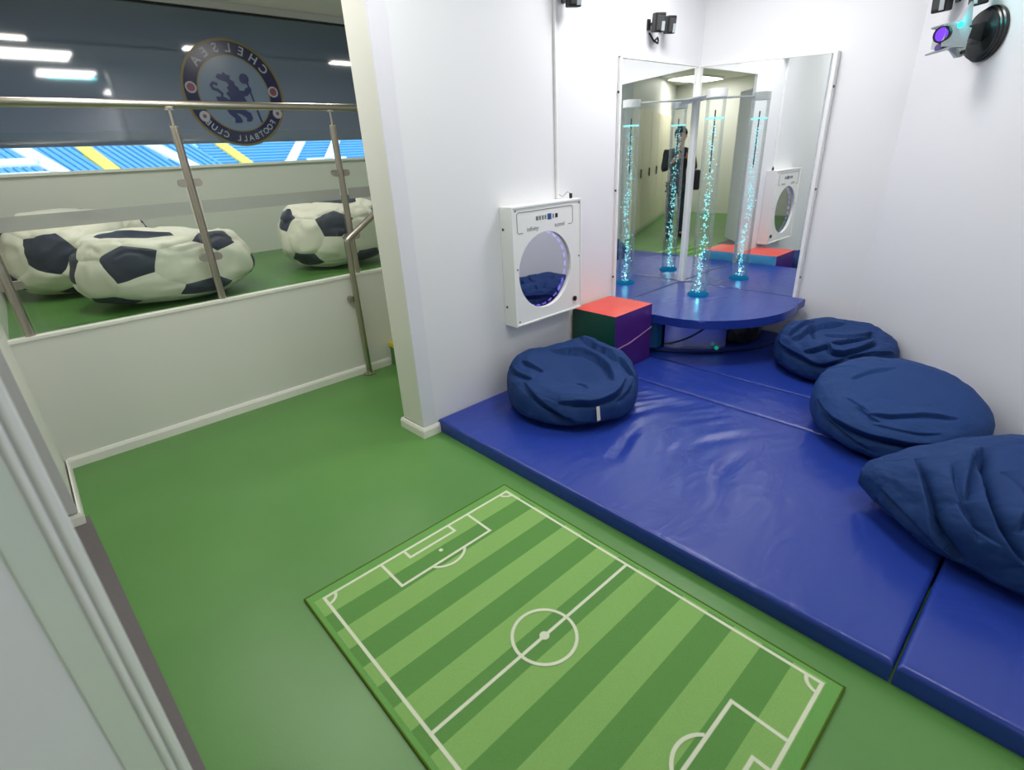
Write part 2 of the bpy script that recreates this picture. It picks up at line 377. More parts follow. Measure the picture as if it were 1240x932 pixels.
box('channel', .88, 1.42, 1.26, 1.30, CEIL-.02, CEIL-.001, 'frame_white', t)
box('tube', .88, 1.42, 1.268, 1.292, CEIL-.034, CEIL-.02, 'cyan_led', t, .004)

# ================================================================== steps behind the partition
XS = 1.87
for i in range(4):
    t = thing('step', ['lowest green step with yellow nosing behind the partition', 'second green step with yellow nosing', 'third green step with yellow nosing', 'top green step with yellow nosing'][i], 'step', (XS+i*.29, 3.05, 0), 'steps up to the platform')
    x0 = XS+i*.29; z1 = PLAT/4*(i+1)
    box('tread', x0, x0+.288 if i < 3 else 4.59, 2.545, YH-.001, .001, z1, 'green_floor', t)
    box('nosing', x0-.012, x0+.045, 2.545, YH-.004, z1-.03, z1+.004, 'yellow', t, .003)

# ================================================================== football rug
def rug():
    X0, X1, Y0, Y1 = .352, 1.362, .140, 1.637      # outer edge
    t = thing('football_rug', 'green striped rug printed as a football pitch', 'rug', ((X0+X1)/2, (Y0+Y1)/2, 0))
    mat('rug_light', (140, 184, 106), .95, spec=.05, bump=.5, bscale=500, var=.10, varscale=260)
    mat('rug_dark', (102, 151, 82), .95, spec=.05, bump=.5, bscale=500, var=.10, varscale=260)
    mat('rug_margin', (114, 168, 92), .95, spec=.05, bump=.5, bscale=500, var=.10, varscale=260)
    mat('rug_hem', (78, 104, 30), .9, spec=.05, bump=.4, bscale=300)
    mat('rug_line', (220, 226, 200), .9, spec=.05, bump=.4, bscale=500)
    z = .009
    box('backing', X0, X1, Y0, Y1, .001, z-.001, 'rug_hem', t, .002)
    e = .006
    box('pile_margin', X0+e, X1-e, Y0+e, Y1-e, z-.002, z, 'rug_margin', t)
    # stripes run across the rug (along x), from y=Y1 towards Y0
    n = 15; a = Y1-.044; b = Y0+.044; h = (a-b)/n
    for i in range(n):
        m = 'rug_light' if i % 2 == 0 else 'rug_dark'
        y1 = a-i*h
        box('stripe', X0+.022, X1-.022, y1-h, y1, z-.0015, z+.0004, m, t)
    # hem border
    bm = bmesh.new()
    for q in ((X0, X1, Y0, Y0+e), (X0, X1, Y1-e, Y1), (X0, X0+e, Y0, Y1), (X1-e, X1, Y0, Y1)): bm_box(bm, *q, .001, z+.001, .001, 1)
    bmobj('hem', bm, 'rug_hem', t)
    zl = z+.0008
    lx0, lx1, ly0, ly1 = X0+.058, X1-.036, Y0+.052, Y1-.052     # pitch lines
    wd = .011
    lk = [0]
    def line(nm, bm, x0, x1, y0, y1):
        lk[0] += 1; bm_box(bm, x0, x1, y0, y1, z-.001, zl+.00012*(lk[0] % 9))
    def arc(bm, cx, cy, r, a0, a1, n=28):
        i_, o_ = [], []
        for k in range(n+1):
            t_ = a0+(a1-a0)*k/n
            i_.append(bm.verts.new((cx+(r-wd/2)*math.cos(t_), cy+(r-wd/2)*math.sin(t_), zl+.0013))); o_.append(bm.verts.new((cx+(r+wd/2)*math.cos(t_), cy+(r+wd/2)*math.sin(t_), zl+.0013)))
        for k in range(n): bm.faces.new((i_[k], o_[k], o_[k+1], i_[k+1]))
    bm = bmesh.new()
    for q in ((lx0, lx1, ly0-wd/2, ly0+wd/2), (lx0, lx1, ly1-wd/2, ly1+wd/2), (lx0-wd/2, lx0+wd/2, ly0-wd/2, ly1+wd/2), (lx1-wd/2, lx1+wd/2, ly0-wd/2, ly1+wd/2)): line('', bm, *q)
    bmobj('touch_lines', bm, 'rug_line', t)
    ym = (ly0+ly1)/2; cx = (lx0+lx1)/2
    bm = bmesh.new(); line('', bm, lx0, lx1, ym-wd/2, ym+wd/2); bmobj('halfway_line', bm, 'rug_line', t)
    bm = bmesh.new(); arc(bm, cx, ym, .108, 0, 2*PI, 48); bmobj('centre_circle', bm, 'rug_line', t)
    bm = bmesh.new(); bmesh.ops.create_circle(bm, cap_ends=True, segments=16, radius=.017, matrix=Matrix.Translation((cx, ym, zl+.0016))); bmobj('centre_spot', bm, 'rug_line', t)
    for s, yl in ((-1, ly1), (1, ly0)):
        bm = bmesh.new(); hw = .225; dp = .165
        for q in ((cx-hw, cx-hw+wd), (cx+hw-wd, cx+hw)):
            line('', bm, q[0], q[1], *sorted((yl, yl+s*dp)))
        line('', bm, cx-hw, cx+hw, *sorted((yl+s*dp, yl+s*(dp-wd)))); bmobj('penalty_box', bm, 'rug_line', t)
        bm = bmesh.new(); hw = .118; d2 = .055
        for q in ((cx-hw, cx-hw+wd), (cx+hw-wd, cx+hw)): line('', bm, q[0], q[1], *sorted((yl, yl+s*d2)))
        line('', bm, cx-hw, cx+hw, *sorted((yl+s*d2, yl+s*(d2-wd)))); bmobj('goal_box', bm, 'rug_line', t)
        bm = bmesh.new(); c_y = yl+s*.105; r = .098; aa = math.acos((dp-.105)/r)
        arc(bm, cx, c_y, r, PI/2*s-aa, PI/2*s+aa); bmobj('penalty_arc', bm, 'rug_line', t)
        bm = bmesh.new(); bmesh.ops.create_circle(bm, cap_ends=True, segments=12, radius=.009, matrix=Matrix.Translation((cx, c_y, zl+.0004))); bmobj('penalty_spot', bm, 'rug_line', t)
    for (x, y, a0) in ((lx0, ly0, 0), (lx1, ly0, PI/2), (lx1, ly1, PI), (lx0, ly1, 1.5*PI)):
        bm = bmesh.new(); arc(bm, x, y, .042, a0, a0+PI/2, 10); bmobj('corner_arc', bm, 'rug_line', t)
rug()

# ================================================================== blue mats
MT = .078
def nz(x, y, z=0): return noise.noise(Vector((x, y, z)))
def mat_slab(x0, x1, y0, y1, label, ripple, seed=0, nx=60, ny=100, cut=None):
    r = .018; xs = []; 
    def sp(a, b, n):
        k = np.linspace(a+r, b-r, n); e = np.array([0, .15, .4, .7])*r
        return np.concatenate([a+e, k, (b-e)[::-1]])
    X = sp(x0, x1, nx); Y = sp(y0, y1, ny); vs = []; fs = []
    for x in X:
        for y in Y:
            d = min(x-x0, x1-x, y-y0, y1-y); z = MT
            if d < r: z -= r-math.sqrt(max(0, r*r-(r-d)**2))
            if ripple:
                ed = min(1, max(0, d-.01)/.12); z += ripple(x, y)*ed
            vs.append((x, y, z))
    m = len(Y); n = len(X)
    for i in range(n-1):
        for j in range(m-1): fs.append((i*m+j, (i+1)*m+j, (i+1)*m+j+1, i*m+j+1))
    border = [(i, 0) for i in range(n)]+[(n-1, j) for j in range(1, m)]+[(i, m-1) for i in range(n-2, -1, -1)]+[(0, j) for j in range(m-2, 0, -1)]
    k0 = len(vs); B = len(border)
    for (i, j) in border: vs.append((X[i], Y[j], .002))
    for k in range(B):
        a = border[k]; b = border[(k+1) % B]
        fs.append((a[0]*m+a[1], k0+k, k0+(k+1) % B, b[0]*m+b[1]))
    fs.append(tuple(range(k0+B-1, k0-1, -1)))
    o = mesh('floor_mat', vs, fs, 'blue_vinyl', None, True); autos(o, 50); return tag(o, label, 'mat', 'blue floor mats')
def rip(x, y):
    # loose cover: ripples strongest in the middle of the mat, running roughly towards the bean bags
    c = math.exp(-(((x-2.25)/.42)**2+((y-1.15)/.62)**2))
    c2 = math.exp(-(((x-2.55)/.16)**2+((y-1.55)/.35)**2))
    k = y+.10*math.sin(x*5)+.05*x
    s_ = nz(x*1.6, k*8, 3)+.7*nz(x*3.2, k*17, 7); s_ = s_-abs(s_)*.3
    sh = max(0, nz(x*2.0, k*12, 5)-.12)**1.3
    return .010*c*s_+.022*c*sh+.010*c2*nz(x*5, k*22, 11)+.003*nz(x*3, y*3, 2)
mat_slab(1.472, 2.722, .062, 2.347, 'largest blue vinyl floor mat with rippled cover beside the rug', rip, nx=90, ny=150)
mat_slab(1.472, 2.715, -.40, .055, 'blue vinyl floor mat at the right edge under the draped bean bag', lambda x, y: .002*nz(x*3, y*3, 5), nx=40, ny=24)
def rip2(x, y): return .004*nz(x*14, y*5, 9)*math.exp(-((y-1.6)/.5)**2)+.002*nz(x*3, y*3, 1)
mat_slab(2.730, 3.128, .02, 2.347, 'narrow blue vinyl floor mat between the large mat and the mirror corner', rip2, nx=40, ny=120)
tag(prism('floor_mat', [(3.136, .02), (3.16, .02), (4.145, .992), (4.145, 2.345), (3.136, 2.345)], .002, MT, 'blue_vinyl', bev=.012), 'blue vinyl floor mat under the round plinth', 'mat', 'blue floor mats')
# ================================================================== mirrors in the corner
YM, XM = 2.345, 4.115
ml = thing('corner_mirror', 'tall left wall mirror in the corner behind the bubble tube', 'mirror', (3.63, YM, .40), 'corner mirrors')
box('mirror_panel', 3.141, XM-.001, YM-.004, YM+.004, .405, 2.012, 'mirror', ml)
box('frame_edge', 3.128, 3.150, YM-.018, YM+.004, .395, 2.022, 'frame_white', ml, .003)
box('frame_edge', 3.128, XM-.024, YM-.014, YM+.004, 2.012, 2.022, 'frame_white', ml)
for z in (.62, 1.22, 1.82): cyl('screw', (3.126, YM-.008, z), (3.122, YM-.008, z), .008, 'dark_grey', ml, n=10)
# right mirror hangs a touch lower at its outer end
mr = thing('corner_mirror', 'tall right wall mirror in the corner reflecting the porthole panel', 'mirror', (XM+.02, 1.87, .38), 'corner mirrors')
YR = 1.404
def slab_x(name, y0, y1, zb0, zb1, zt0, zt1, x0, x1, m, parent):
    vs = [(x0, y0, zb0), (x1, y0, zb0), (x1, y1, zb1), (x0, y1, zb1), (x0, y0, zt0), (x1, y0, zt0), (x1, y1, zt1), (x0, y1, zt1)]
    fs = [(0, 3, 2, 1), (4, 5, 6, 7), (0, 1, 5, 4), (1, 2, 6, 5), (2, 3, 7, 6), (3, 0, 4, 7)]
    return mesh(name, vs, fs, m, parent)
slab_x('mirror_panel', YR, YM, .36, .405, 1.965, 2.012, XM, XM+.035, 'mirror', mr)
slab_x('frame_edge', YR-.014, YR+.008, .35, .35, 1.975, 1.975, XM-.014, XM+.038, 'frame_white', mr)
slab_x('frame_edge', YR, YM, 1.965, 2.012, 1.975, 2.022, XM-.010, XM+.038, 'frame_white', mr)
slab_x('corner_post', YM-.026, YM-.004, .405, .405, 2.02, 2.02, XM-.022, XM, 'frame_white', mr)
for z in (.55, 1.16, 1.78): cyl('screw', (XM+.01, YR-.013, z), (XM+.01, YR-.019, z), .008, 'dark_grey', mr, n=10)

# ================================================================== padded plinth with bubble tube
CX, CY = XM-.002, YM-.005
def rad(th):
    r = 1.19-.17*((th-45)/38)**2; lim = (CX-3.095)/max(.2, math.cos(math.radians(th)))
    d = lim-r; return r if d > .08 else lim-.04-.04*math.exp(min(0, 0))+.0 if d < -.08 else .5*(r+lim)-.5*math.sqrt((r-lim)**2+.0016)+.0
pl = thing('bubble_tube_plinth', 'round blue padded plinth in the mirror corner', 'plinth', (CX-.5, CY-.5, MT))
def sector(f, a0, a1, n=36):
    return [(CX, CY), (CX-f(a0)*math.cos(math.radians(a0)), CY)]*0+[(CX, CY)]+[(CX-f(a)*math.cos(math.radians(a)), CY-f(a)*math.sin(math.radians(a))) for a in np.linspace(a0, a1, n)]
arcp = [(max(3.095, CX-rad(a)*math.cos(math.radians(a))), CY-rad(a)*math.sin(math.radians(a))) for a in np.linspace(8, 82, 40)]
prism('padded_top', [(CX, CY), (3.095, CY)]+arcp+[(CX, CY-rad(82)*math.sin(math.radians(82)))], .343, .403, 'blue_vinyl', pl, .014, 3)
prism('base_plate', sector(lambda a: .935, 1, 89), MT+.002, MT+.035, 'blue_vinyl', pl, .01)
mat('plinth_panel', (176, 184, 228), .20, metal=.75)
prism('drum', sector(lambda a: .62, 2, 88), MT+.03, .345, 'blue_vinyl', pl)
prism('front_panel', [(CX-.60*math.cos(math.radians(24)), CY-.60*math.sin(math.radians(24)))]+sector(lambda a: .90, 24, 52)[1:]+[(CX-.60*math.cos(math.radians(52)), CY-.60*math.sin(math.radians(52)))], MT+.03, .345, 'plinth_panel', pl)
tube('piping', [(CX-.938*math.cos(math.radians(a)), CY-.938*math.sin(math.radians(a)), MT+.01) for a in np.linspace(4, 86, 40)], .006, 'navy_edge', pl, 6)
cyl('indicator_light', (CX-.935*math.cos(math.radians(47)), CY-.935*math.sin(math.radians(47)), MT+.042), (CX-.945*math.cos(math.radians(47)), CY-.945*math.sin(math.radians(47)), MT+.042), .014, 'green_led', pl, n=12)
cb = []
for k in range(20):
    s = k/19; a = math.radians(18+30*s); cb.append((CX-.908*math.cos(a), CY-.908*math.sin(a), MT+.045+.23*s**2.2))
tube('cable', cb, .004, 'navy_edge', pl, 6)

TX, TY = 3.77, 1.994
bt = thing('bubble_tube', 'clear acrylic bubble tube glowing cyan on the blue plinth', 'bubble tube', (TX, TY, .403))
TR = .064; ZT = 1.80; ZWAT = 1.645
def shell(name, r, z0, z1, m, parent, n=40, th=.003):
    vs = []; fs = []
    for i in range(n):
        t = 2*PI*i/n; c, s = math.cos(t), math.sin(t)
        vs += [(TX+r*c, TY+r*s, z0), (TX+r*c, TY+r*s, z1), (TX+(r-th)*c, TY+(r-th)*s, z1), (TX+(r-th)*c, TY+(r-th)*s, z0)]
    for i in range(n):
        a = 4*i; b = 4*((i+1) % n)
        for k in range(4): fs.append((a+k, b+k, b+(k+1) % 4, a+(k+1) % 4))
    o = mesh(name, vs, fs, m, parent, True); autos(o); return o
lathe('acrylic_tube', [(TR, .405), (TR, ZT)], (TX, TY, 0), 'acrylic', bt, 40)
shell('cap', TR+.004, ZT-.030, ZT+.022, 'acrylic_cap', bt, th=.01)
lathe('cap_disc', [(0, ZT+.016), (TR-.006, ZT+.016), (TR-.006, ZT+.022), (0, ZT+.022)], (TX, TY, 0), 'acrylic_cap', bt)
lathe('base_ring', [(TR+.002, .404), (TR+.016, .404), (TR+.014, .416), (TR+.002, .420)], (TX, TY, 0), 'bubble_ring', bt)
lathe('lamp_base', [(0, .405), (TR-.006, .405), (TR-.008, .412), (0, .414)], (TX, TY, 0), 'bubble_ring', bt)
shell('water_surface_ring', TR-.004, ZWAT-.006, ZWAT+.004, 'bubble_top', bt, th=.012)
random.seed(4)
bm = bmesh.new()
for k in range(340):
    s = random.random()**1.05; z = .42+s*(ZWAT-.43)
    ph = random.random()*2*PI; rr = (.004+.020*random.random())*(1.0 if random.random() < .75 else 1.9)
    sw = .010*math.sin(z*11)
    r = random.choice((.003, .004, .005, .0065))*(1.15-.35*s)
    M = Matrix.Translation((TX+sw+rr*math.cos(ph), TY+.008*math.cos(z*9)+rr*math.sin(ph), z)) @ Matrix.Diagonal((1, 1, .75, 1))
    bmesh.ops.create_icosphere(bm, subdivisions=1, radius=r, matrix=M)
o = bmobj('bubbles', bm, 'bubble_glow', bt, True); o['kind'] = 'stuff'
cyl('air_pipe', (TX, TY, ZWAT-.35), (TX, TY, ZWAT+.05), .005, 'dark_grey', bt, n=8)
# clear bracket from the cap to the corner
flat('corner_bracket', [(TX+.03, TY+.068, ZT-.004), (TX+.068, TY+.03, ZT-.004), (XM-.004, TY+.22, ZT-.004), (XM-.004, YM-.006, ZT-.004), (TX+.22, YM-.006, ZT-.004)], .008, (0, 0, 1), 'acrylic_cap', bt)
l = bpy.data.lights.new('tube_glow', 'POINT'); l.energy = .22; l.color = (.15, .8, 1); l.shadow_soft_size = .004
lo = bpy.data.objects.new('tube_glow', l); COL.objects.link(lo); lo.location = (TX, TY, .47)

# small soft blocks tucked under the plinth top
lathe_o = lathe('soft_roll', [(0, 0), (.07, 0), (.08, .01), (.08, .20), (.07, .21), (0, .21)], (3.245, 2.06, MT+.036), 'teal_vinyl')
tag(lathe_o, 'teal soft roll tucked under the plinth behind the coloured cube', 'soft roll')

# ================================================================== bean bags
def sph(az, el):
    a, e = math.radians(az), math.radians(el)
    return np.array([math.sin(a)*math.cos(e), -math.cos(a)*math.cos(e), math.sin(e)])     # az 0 = towards the viewer, + = viewer's right
def seg_dist(P, A, B):
    d = B-A; t = np.clip(((P-A)@d)/max(1e-9, d@d), 0, 1); C = A+t[:, None]*d
    return np.linalg.norm(P-C, axis=1), t
def bean(center, a, b, h, yaw, folds, e1=.55, e2=.62, tilt=(0, 0), sag=0.0, nu=500, nv=260, seed=0, wr=.006, zmin=None, shape=None):
    """closed soft bag; local x = viewer's right, y = away. Returns verts and faces"""
    U = np.linspace(0, 2*PI, nu, endpoint=False); V = np.linspace(-PI/2, PI/2, nv)
    uu, vv = np.meshgrid(U, V, indexing='ij'); uu = uu.ravel(); vv = vv.ravel()
    D = np.stack([np.cos(vv)*np.cos(uu), np.cos(vv)*np.sin(uu), np.sin(vv)], 1)      # unit directions
    cr = np.abs(np.cos(vv))**e1; sz = np.sign(np.sin(vv))*np.abs(np.sin(vv))**e2
    X = a*cr*np.cos(uu); Y = b*cr*np.sin(uu); Z = np.where(sz > 0, h*.62*sz, h*.38*sz)
    if shape is not None: X, Y, Z = shape(X, Y, Z, D)
    P = np.stack([X, Y, Z], 1)
    N = np.stack([X/(a*a), Y/(b*b), Z/(h*h*.3)], 1); N /= np.linalg.norm(N, axis=1)[:, None]+1e-9
    disp = np.zeros(len(P))
    def pos(az, el):
        d = sph(az, el); return P[int(np.argmax(D@d))]
    for pts, depth, wd in folds:
        Q = [pos(*q) for q in pts]; best = np.full(len(P), 9.0); sg = np.zeros(len(P)); bt_ = np.zeros(len(P)); n = len(Q)-1
        Qs = []                                                  # smooth the polyline
        for i in range(n):
            p0, p1, p2, p3 = Q[max(0, i-1)], Q[i], Q[i+1], Q[min(n, i+2)]
            for k in range(5):
                t = k/5; Qs.append(.5*(2*p1+(p2-p0)*t+(2*p0-5*p1+4*p2-p3)*t*t+(3*p1-p0-3*p2+p3)*t**3))
        Qs.append(Q[-1]); m_ = len(Qs)-1
        for i in range(m_):
            d, t = seg_dist(P, Qs[i], Qs[i+1]); k = d < best
            side = np.einsum('ij,ij->i', np.cross(Qs[i+1]-Qs[i], P-Qs[i]), N)
            best[k] = d[k]; bt_[k] = (i+t[k])/m_; sg[k] = np.sign(side[k])
        fade = np.clip(np.minimum(bt_, 1-bt_)/.22, .0, 1)**.7
        s_ = best*sg
        sd = s_*np.sign(depth); m_up = .5+.5*np.tanh(sd/.0035)
        disp += 1.55*abs(depth)*fade*(m_up*.40*np.exp(-best/(wd*2.4))-(1-m_up)*1.0*np.exp(-best/(wd*.62)))
    if wr:
        ns = np.array([noise.fractal(Vector((p[0]*7+seed, p[1]*7, p[2]*7)), 1.0, 2.1, 3) for p in D*np.array([a, b, h*.7])*1.5])
        st_ = np.array([noise.noise(Vector((math.atan2(d[1], d[0])*3.0+seed, d[2]*1.3, seed))) for d in D])
        disp += wr*ns+wr*1.6*st_*np.clip(1-np.abs(D[:, 2])**4, 0, 1)
    P = P+N*disp[:, None]
    if sag:
        r2 = (P[:, 0]/a)**2+(P[:, 1]/b)**2; P[:, 2] -= np.where(P[:, 2] > 0, sag*np.exp(-r2/.22), 0)
    up = P[:, 2]+h*.38; f = np.clip(up/h, 0, 1.3)
    P[:, 2] += f*(tilt[0]*P[:, 0]/a+tilt[1]*P[:, 1]/b)*h
    P[:, 2] = np.maximum(P[:, 2], -h*.38+.004*0)
    P[:, 2] += h*.38
    c, s = math.cos(yaw), math.sin(yaw)
    W = np.stack([center[0]+P[:, 0]*c-P[:, 1]*s, center[1]+P[:, 0]*s+P[:, 1]*c, center[2]+P[:, 2]], 1)
    fs = []
    for i in range(nu):
        j = (i+1) % nu
        for k in range(nv-1): fs.append((i*nv+k, j*nv+k, j*nv+k+1, i*nv+k+1))
    return W, fs, D
def view_yaw(c): # local +y points away from the camera, +x to the viewer's right
    return math.atan2(c[1], c[0])-PI/2
def clamp_walls(W):
    k = (W[:, 0]-W[:, 1]) - 3.155
    m = k > 0; W[m, 0] -= k[m]/2; W[m, 1] += k[m]/2
    W[:, 1] = np.minimum(W[:, 1], 2.338); W[:, 2] = np.maximum(W[:, 2], MT+.003)
    return W
def beanbag(label, center, a, b, h, folds, m='navy_cloth', dyaw=0, **kw):
    t = thing('bean_bag', label, 'bean bag', (center[0], center[1], MT), 'navy bean bags')
    W, fs, D = bean(center, a, b, h, view_yaw(center)+dyaw, folds, **kw)
    W = clamp_walls(W)
    o = mesh('cover', W, fs, m, t, True)
    return t, W, D, o
def at(W, D, az, el):
    d = sph(az, el); k = int(np.argmax(D@d)); return Vector(W[k])
# bag beside the partition
def uneven(X, Y, Z, D):
    g = lambda x, y, r: np.exp(-(((X-x)/r)**2+((Y-y)/r)**2))
    up = np.clip(Z/.12, 0, 1)
    return X, Y, Z+up*(.040*g(-.26, .05, .13)+.050*g(.10, .30, .12)+.035*g(.28, .12, .10)-.030*g(.05, -.12, .16))
c1 = (2.165, 1.905, MT)
t, W, D, o = beanbag('round navy bean bag with a sewn-in white tag beside the partition', c1, .39, .385, .262,
    [([(-52, 45), (-32, 24), (-17, 8), (0, -1), (17, -5)], .034, .030), ([(-11, 21), (6, 24), (18, 20), (40, 29), (64, 45)], .034, .034),
     ([(-86, 59), (-72, 72), (-60, 80)], .018, .03), ([(-143, 72), (150, 80), (85, 76), (48, 55)], .030, .04), ([(38, 14), (62, 24), (78, 35)], .022, .028),
     ([(100, 62), (84, 46), (76, 30)], .028, .03), ([(170, 60), (128, 70), (96, 66)], .03, .035), ([(-92, 31), (-72, 45), (-50, 60)], .020, .03), ([(7, 80), (16, 70), (17, 57)], .010, .03),
     ([(-60, -5), (-20, -18), (20, -20), (60, -10)], .008, .05)],
    sag=.045, tilt=(-.05, .12), seed=1, e1=.42, e2=.55, wr=.007, shape=uneven)
p = at(W, D, 20, 4); n = (p-Vector((c1[0], c1[1], p.z))).normalized(); sd = Vector((-n.y, n.x, 0))
flat('sewn_tag', [p+n*.010+sd*.009+Vector((0, 0, .035)), p+n*.010-sd*.009+Vector((0, 0, .035)), p+n*.026-sd*.009-Vector((0, 0, .045)), p+n*.024+sd*.010-Vector((0, 0, .040))], .002, n, 'paper', t)
# bag in the corner by the back wall
t, W, D, o = beanbag('round navy bean bag with a crumpled gathered top by the back wall', (3.645, .945, MT), .345, .33, .285,
    [([(-75, 14), (-50, 14), (-31, 13), (-13, 6), (1, 13), (12, 33)], .030, .032), ([(-8, 66), (-4, 48), (1, 37), (18, 46), (50, 64), (78, 76)], .034, .028),
     ([(-34, 84), (60, 84), (107, 76)], .030, .026), ([(-7, 67), (26, 74), (91, 76)], .028, .024), ([(-28, 61), (-90, 80), (170, 78)], .032, .028),
     ([(-49, 36), (-48, 66), (-120, 80)], .026, .028), ([(-62, 40), (-70, 64), (-131, 76)], .024, .028), ([(-28, 22), (-14, 39), (-8, 61)], .026, .026), ([(12, 33), (34, 40), (65, 27)], .024, .03),
     ([(110, 70), (140, 60), (170, 66)], .02, .03)],
    sag=.03, tilt=(-.02, .06), seed=7, e1=.42, e2=.62, wr=.008)
# flattened middle bag leaning on the slanted wall
t, W, D, o = beanbag('wide flattened navy bean bag with one long slit-like fold, between two others', (2.952, .440, MT), .372, .385, .285,
    [([(-50, 14), (-28, 10), (-17, 10), (-1, 11), (14, 14), (28, 15), (55, 21)], .040, .034), ([(-40, 6), (-24, 4), (-11, 1), (5, -3)], .022, .028),
     ([(-4, 42), (12, 54), (40, 64), (68, 56)], .024, .016), ([(-59, 68), (-80, 78), (-150, 80)], .010, .03), ([(-16, 48), (-6, 42), (5, 37)], .012, .03),
     ([(-31, 49), (-17, 50), (-4, 45)], .008, .03), ([(0, 30), (25, 33), (45, 36)], .008, .03)],
    dyaw=math.radians(-12), tilt=(-.16, .17), seed=12, e1=.52, e2=.62, wr=.006, m='navy_cloth_b')
# draped bag cut by the right edge of the photo
def drop(X, Y, Z, D):
    k = np.clip(-X/.5, 0, 1)            # pointed nose at one end
    return X, Y*(1-.55*k**1.5), Z*(1-.35*k**1.3)
t, W, D, o = beanbag('navy bean bag with a pointed end and deep draped folds, nearest the camera', (2.325, -.098, MT), .50, .37, .325,
    [([(-90, 57), (-58, 52), (-38, 28), (-29, 2), (-20, -20)], -.042, .030), ([(-139, 75), (-77, 80), (-23, 54), (-13, 30), (-5, 10)], -.046, .034),
     ([(-74, 72), (-40, 56), (-26, 36), (-18, 12)], -.018, .04), ([(-60, 84), (-13, 71), (-11, 39)], -.036, .034), ([(-58, 10), (-44, 3), (-35, 1), (-26, -6)], .016, .03),
     ([(-128, 76), (-50, 71), (-30, 47)], -.020, .035), ([(-31, 41), (-22, 27), (-13, 18)], -.018, .03), ([(-60, -1), (-48, -12), (-38, -19)], .014, .03),
     ([(20, 70), (15, 45), (25, 20)], -.03, .04), ([(60, 70), (55, 45), (60, 20)], -.03, .04)],
    dyaw=math.radians(14), tilt=(.05, .12), seed=21, e1=.6, e2=.7, wr=.007, shape=drop)

# black bag under the plinth
ba = math.radians(64); bc = (CX-.83*math.cos(ba), CY-.83*math.sin(ba), MT+.036)
W, fs, D = bean(bc, .15, .085, .16, ba+PI/2+PI/2-PI/2, [([(-60, 20), (0, 35), (60, 20)], .02, .06)], nu=64, nv=40, seed=3, wr=.01)
tag(mesh('black_bag', W, fs, 'black', None, True), 'black bag lying under the right side of the blue plinth', 'bag')

# ================================================================== football bean bags
def trunc_ico():
    g = (1+5**.5)/2
    V = [Vector(p).normalized() for p in ((-1, g, 0), (1, g, 0), (-1, -g, 0), (1, -g, 0), (0, -1, g), (0, 1, g), (0, -1, -g), (0, 1, -g), (g, 0, -1), (g, 0, 1), (-g, 0, -1), (-g, 0, 1))]
    el = min((V[0]-v).length for v in V[1:])
    nb = [[j for j in range(12) if j != i and (V[i]-V[j]).length < el*1.1] for i in range(12)]
    faces = []
    def order(pts, c):
        x = (pts[0]-c*(pts[0].dot(c)/c.dot(c))).normalized(); y = c.normalized().cross(x)
        return sorted(pts, key=lambda p: math.atan2(p.dot(y), p.dot(x)))
    for i in range(12):
        pts = [V[i]*2/3+V[j]/3 for j in nb[i]]; faces.append((1, order(pts, V[i])))
    for i in range(12):
        for j in nb[i]:
            for k in nb[i]:
                if i < j < k and k in nb[j]:
                    c = (V[i]+V[j]+V[k]).normalized()
                    pts = [V[p]*2/3+V[q]/3 for p in (i, j, k) for q in (i, j, k) if p != q]; faces.append((0, order(pts, c)))
    return faces
TI = trunc_ico()
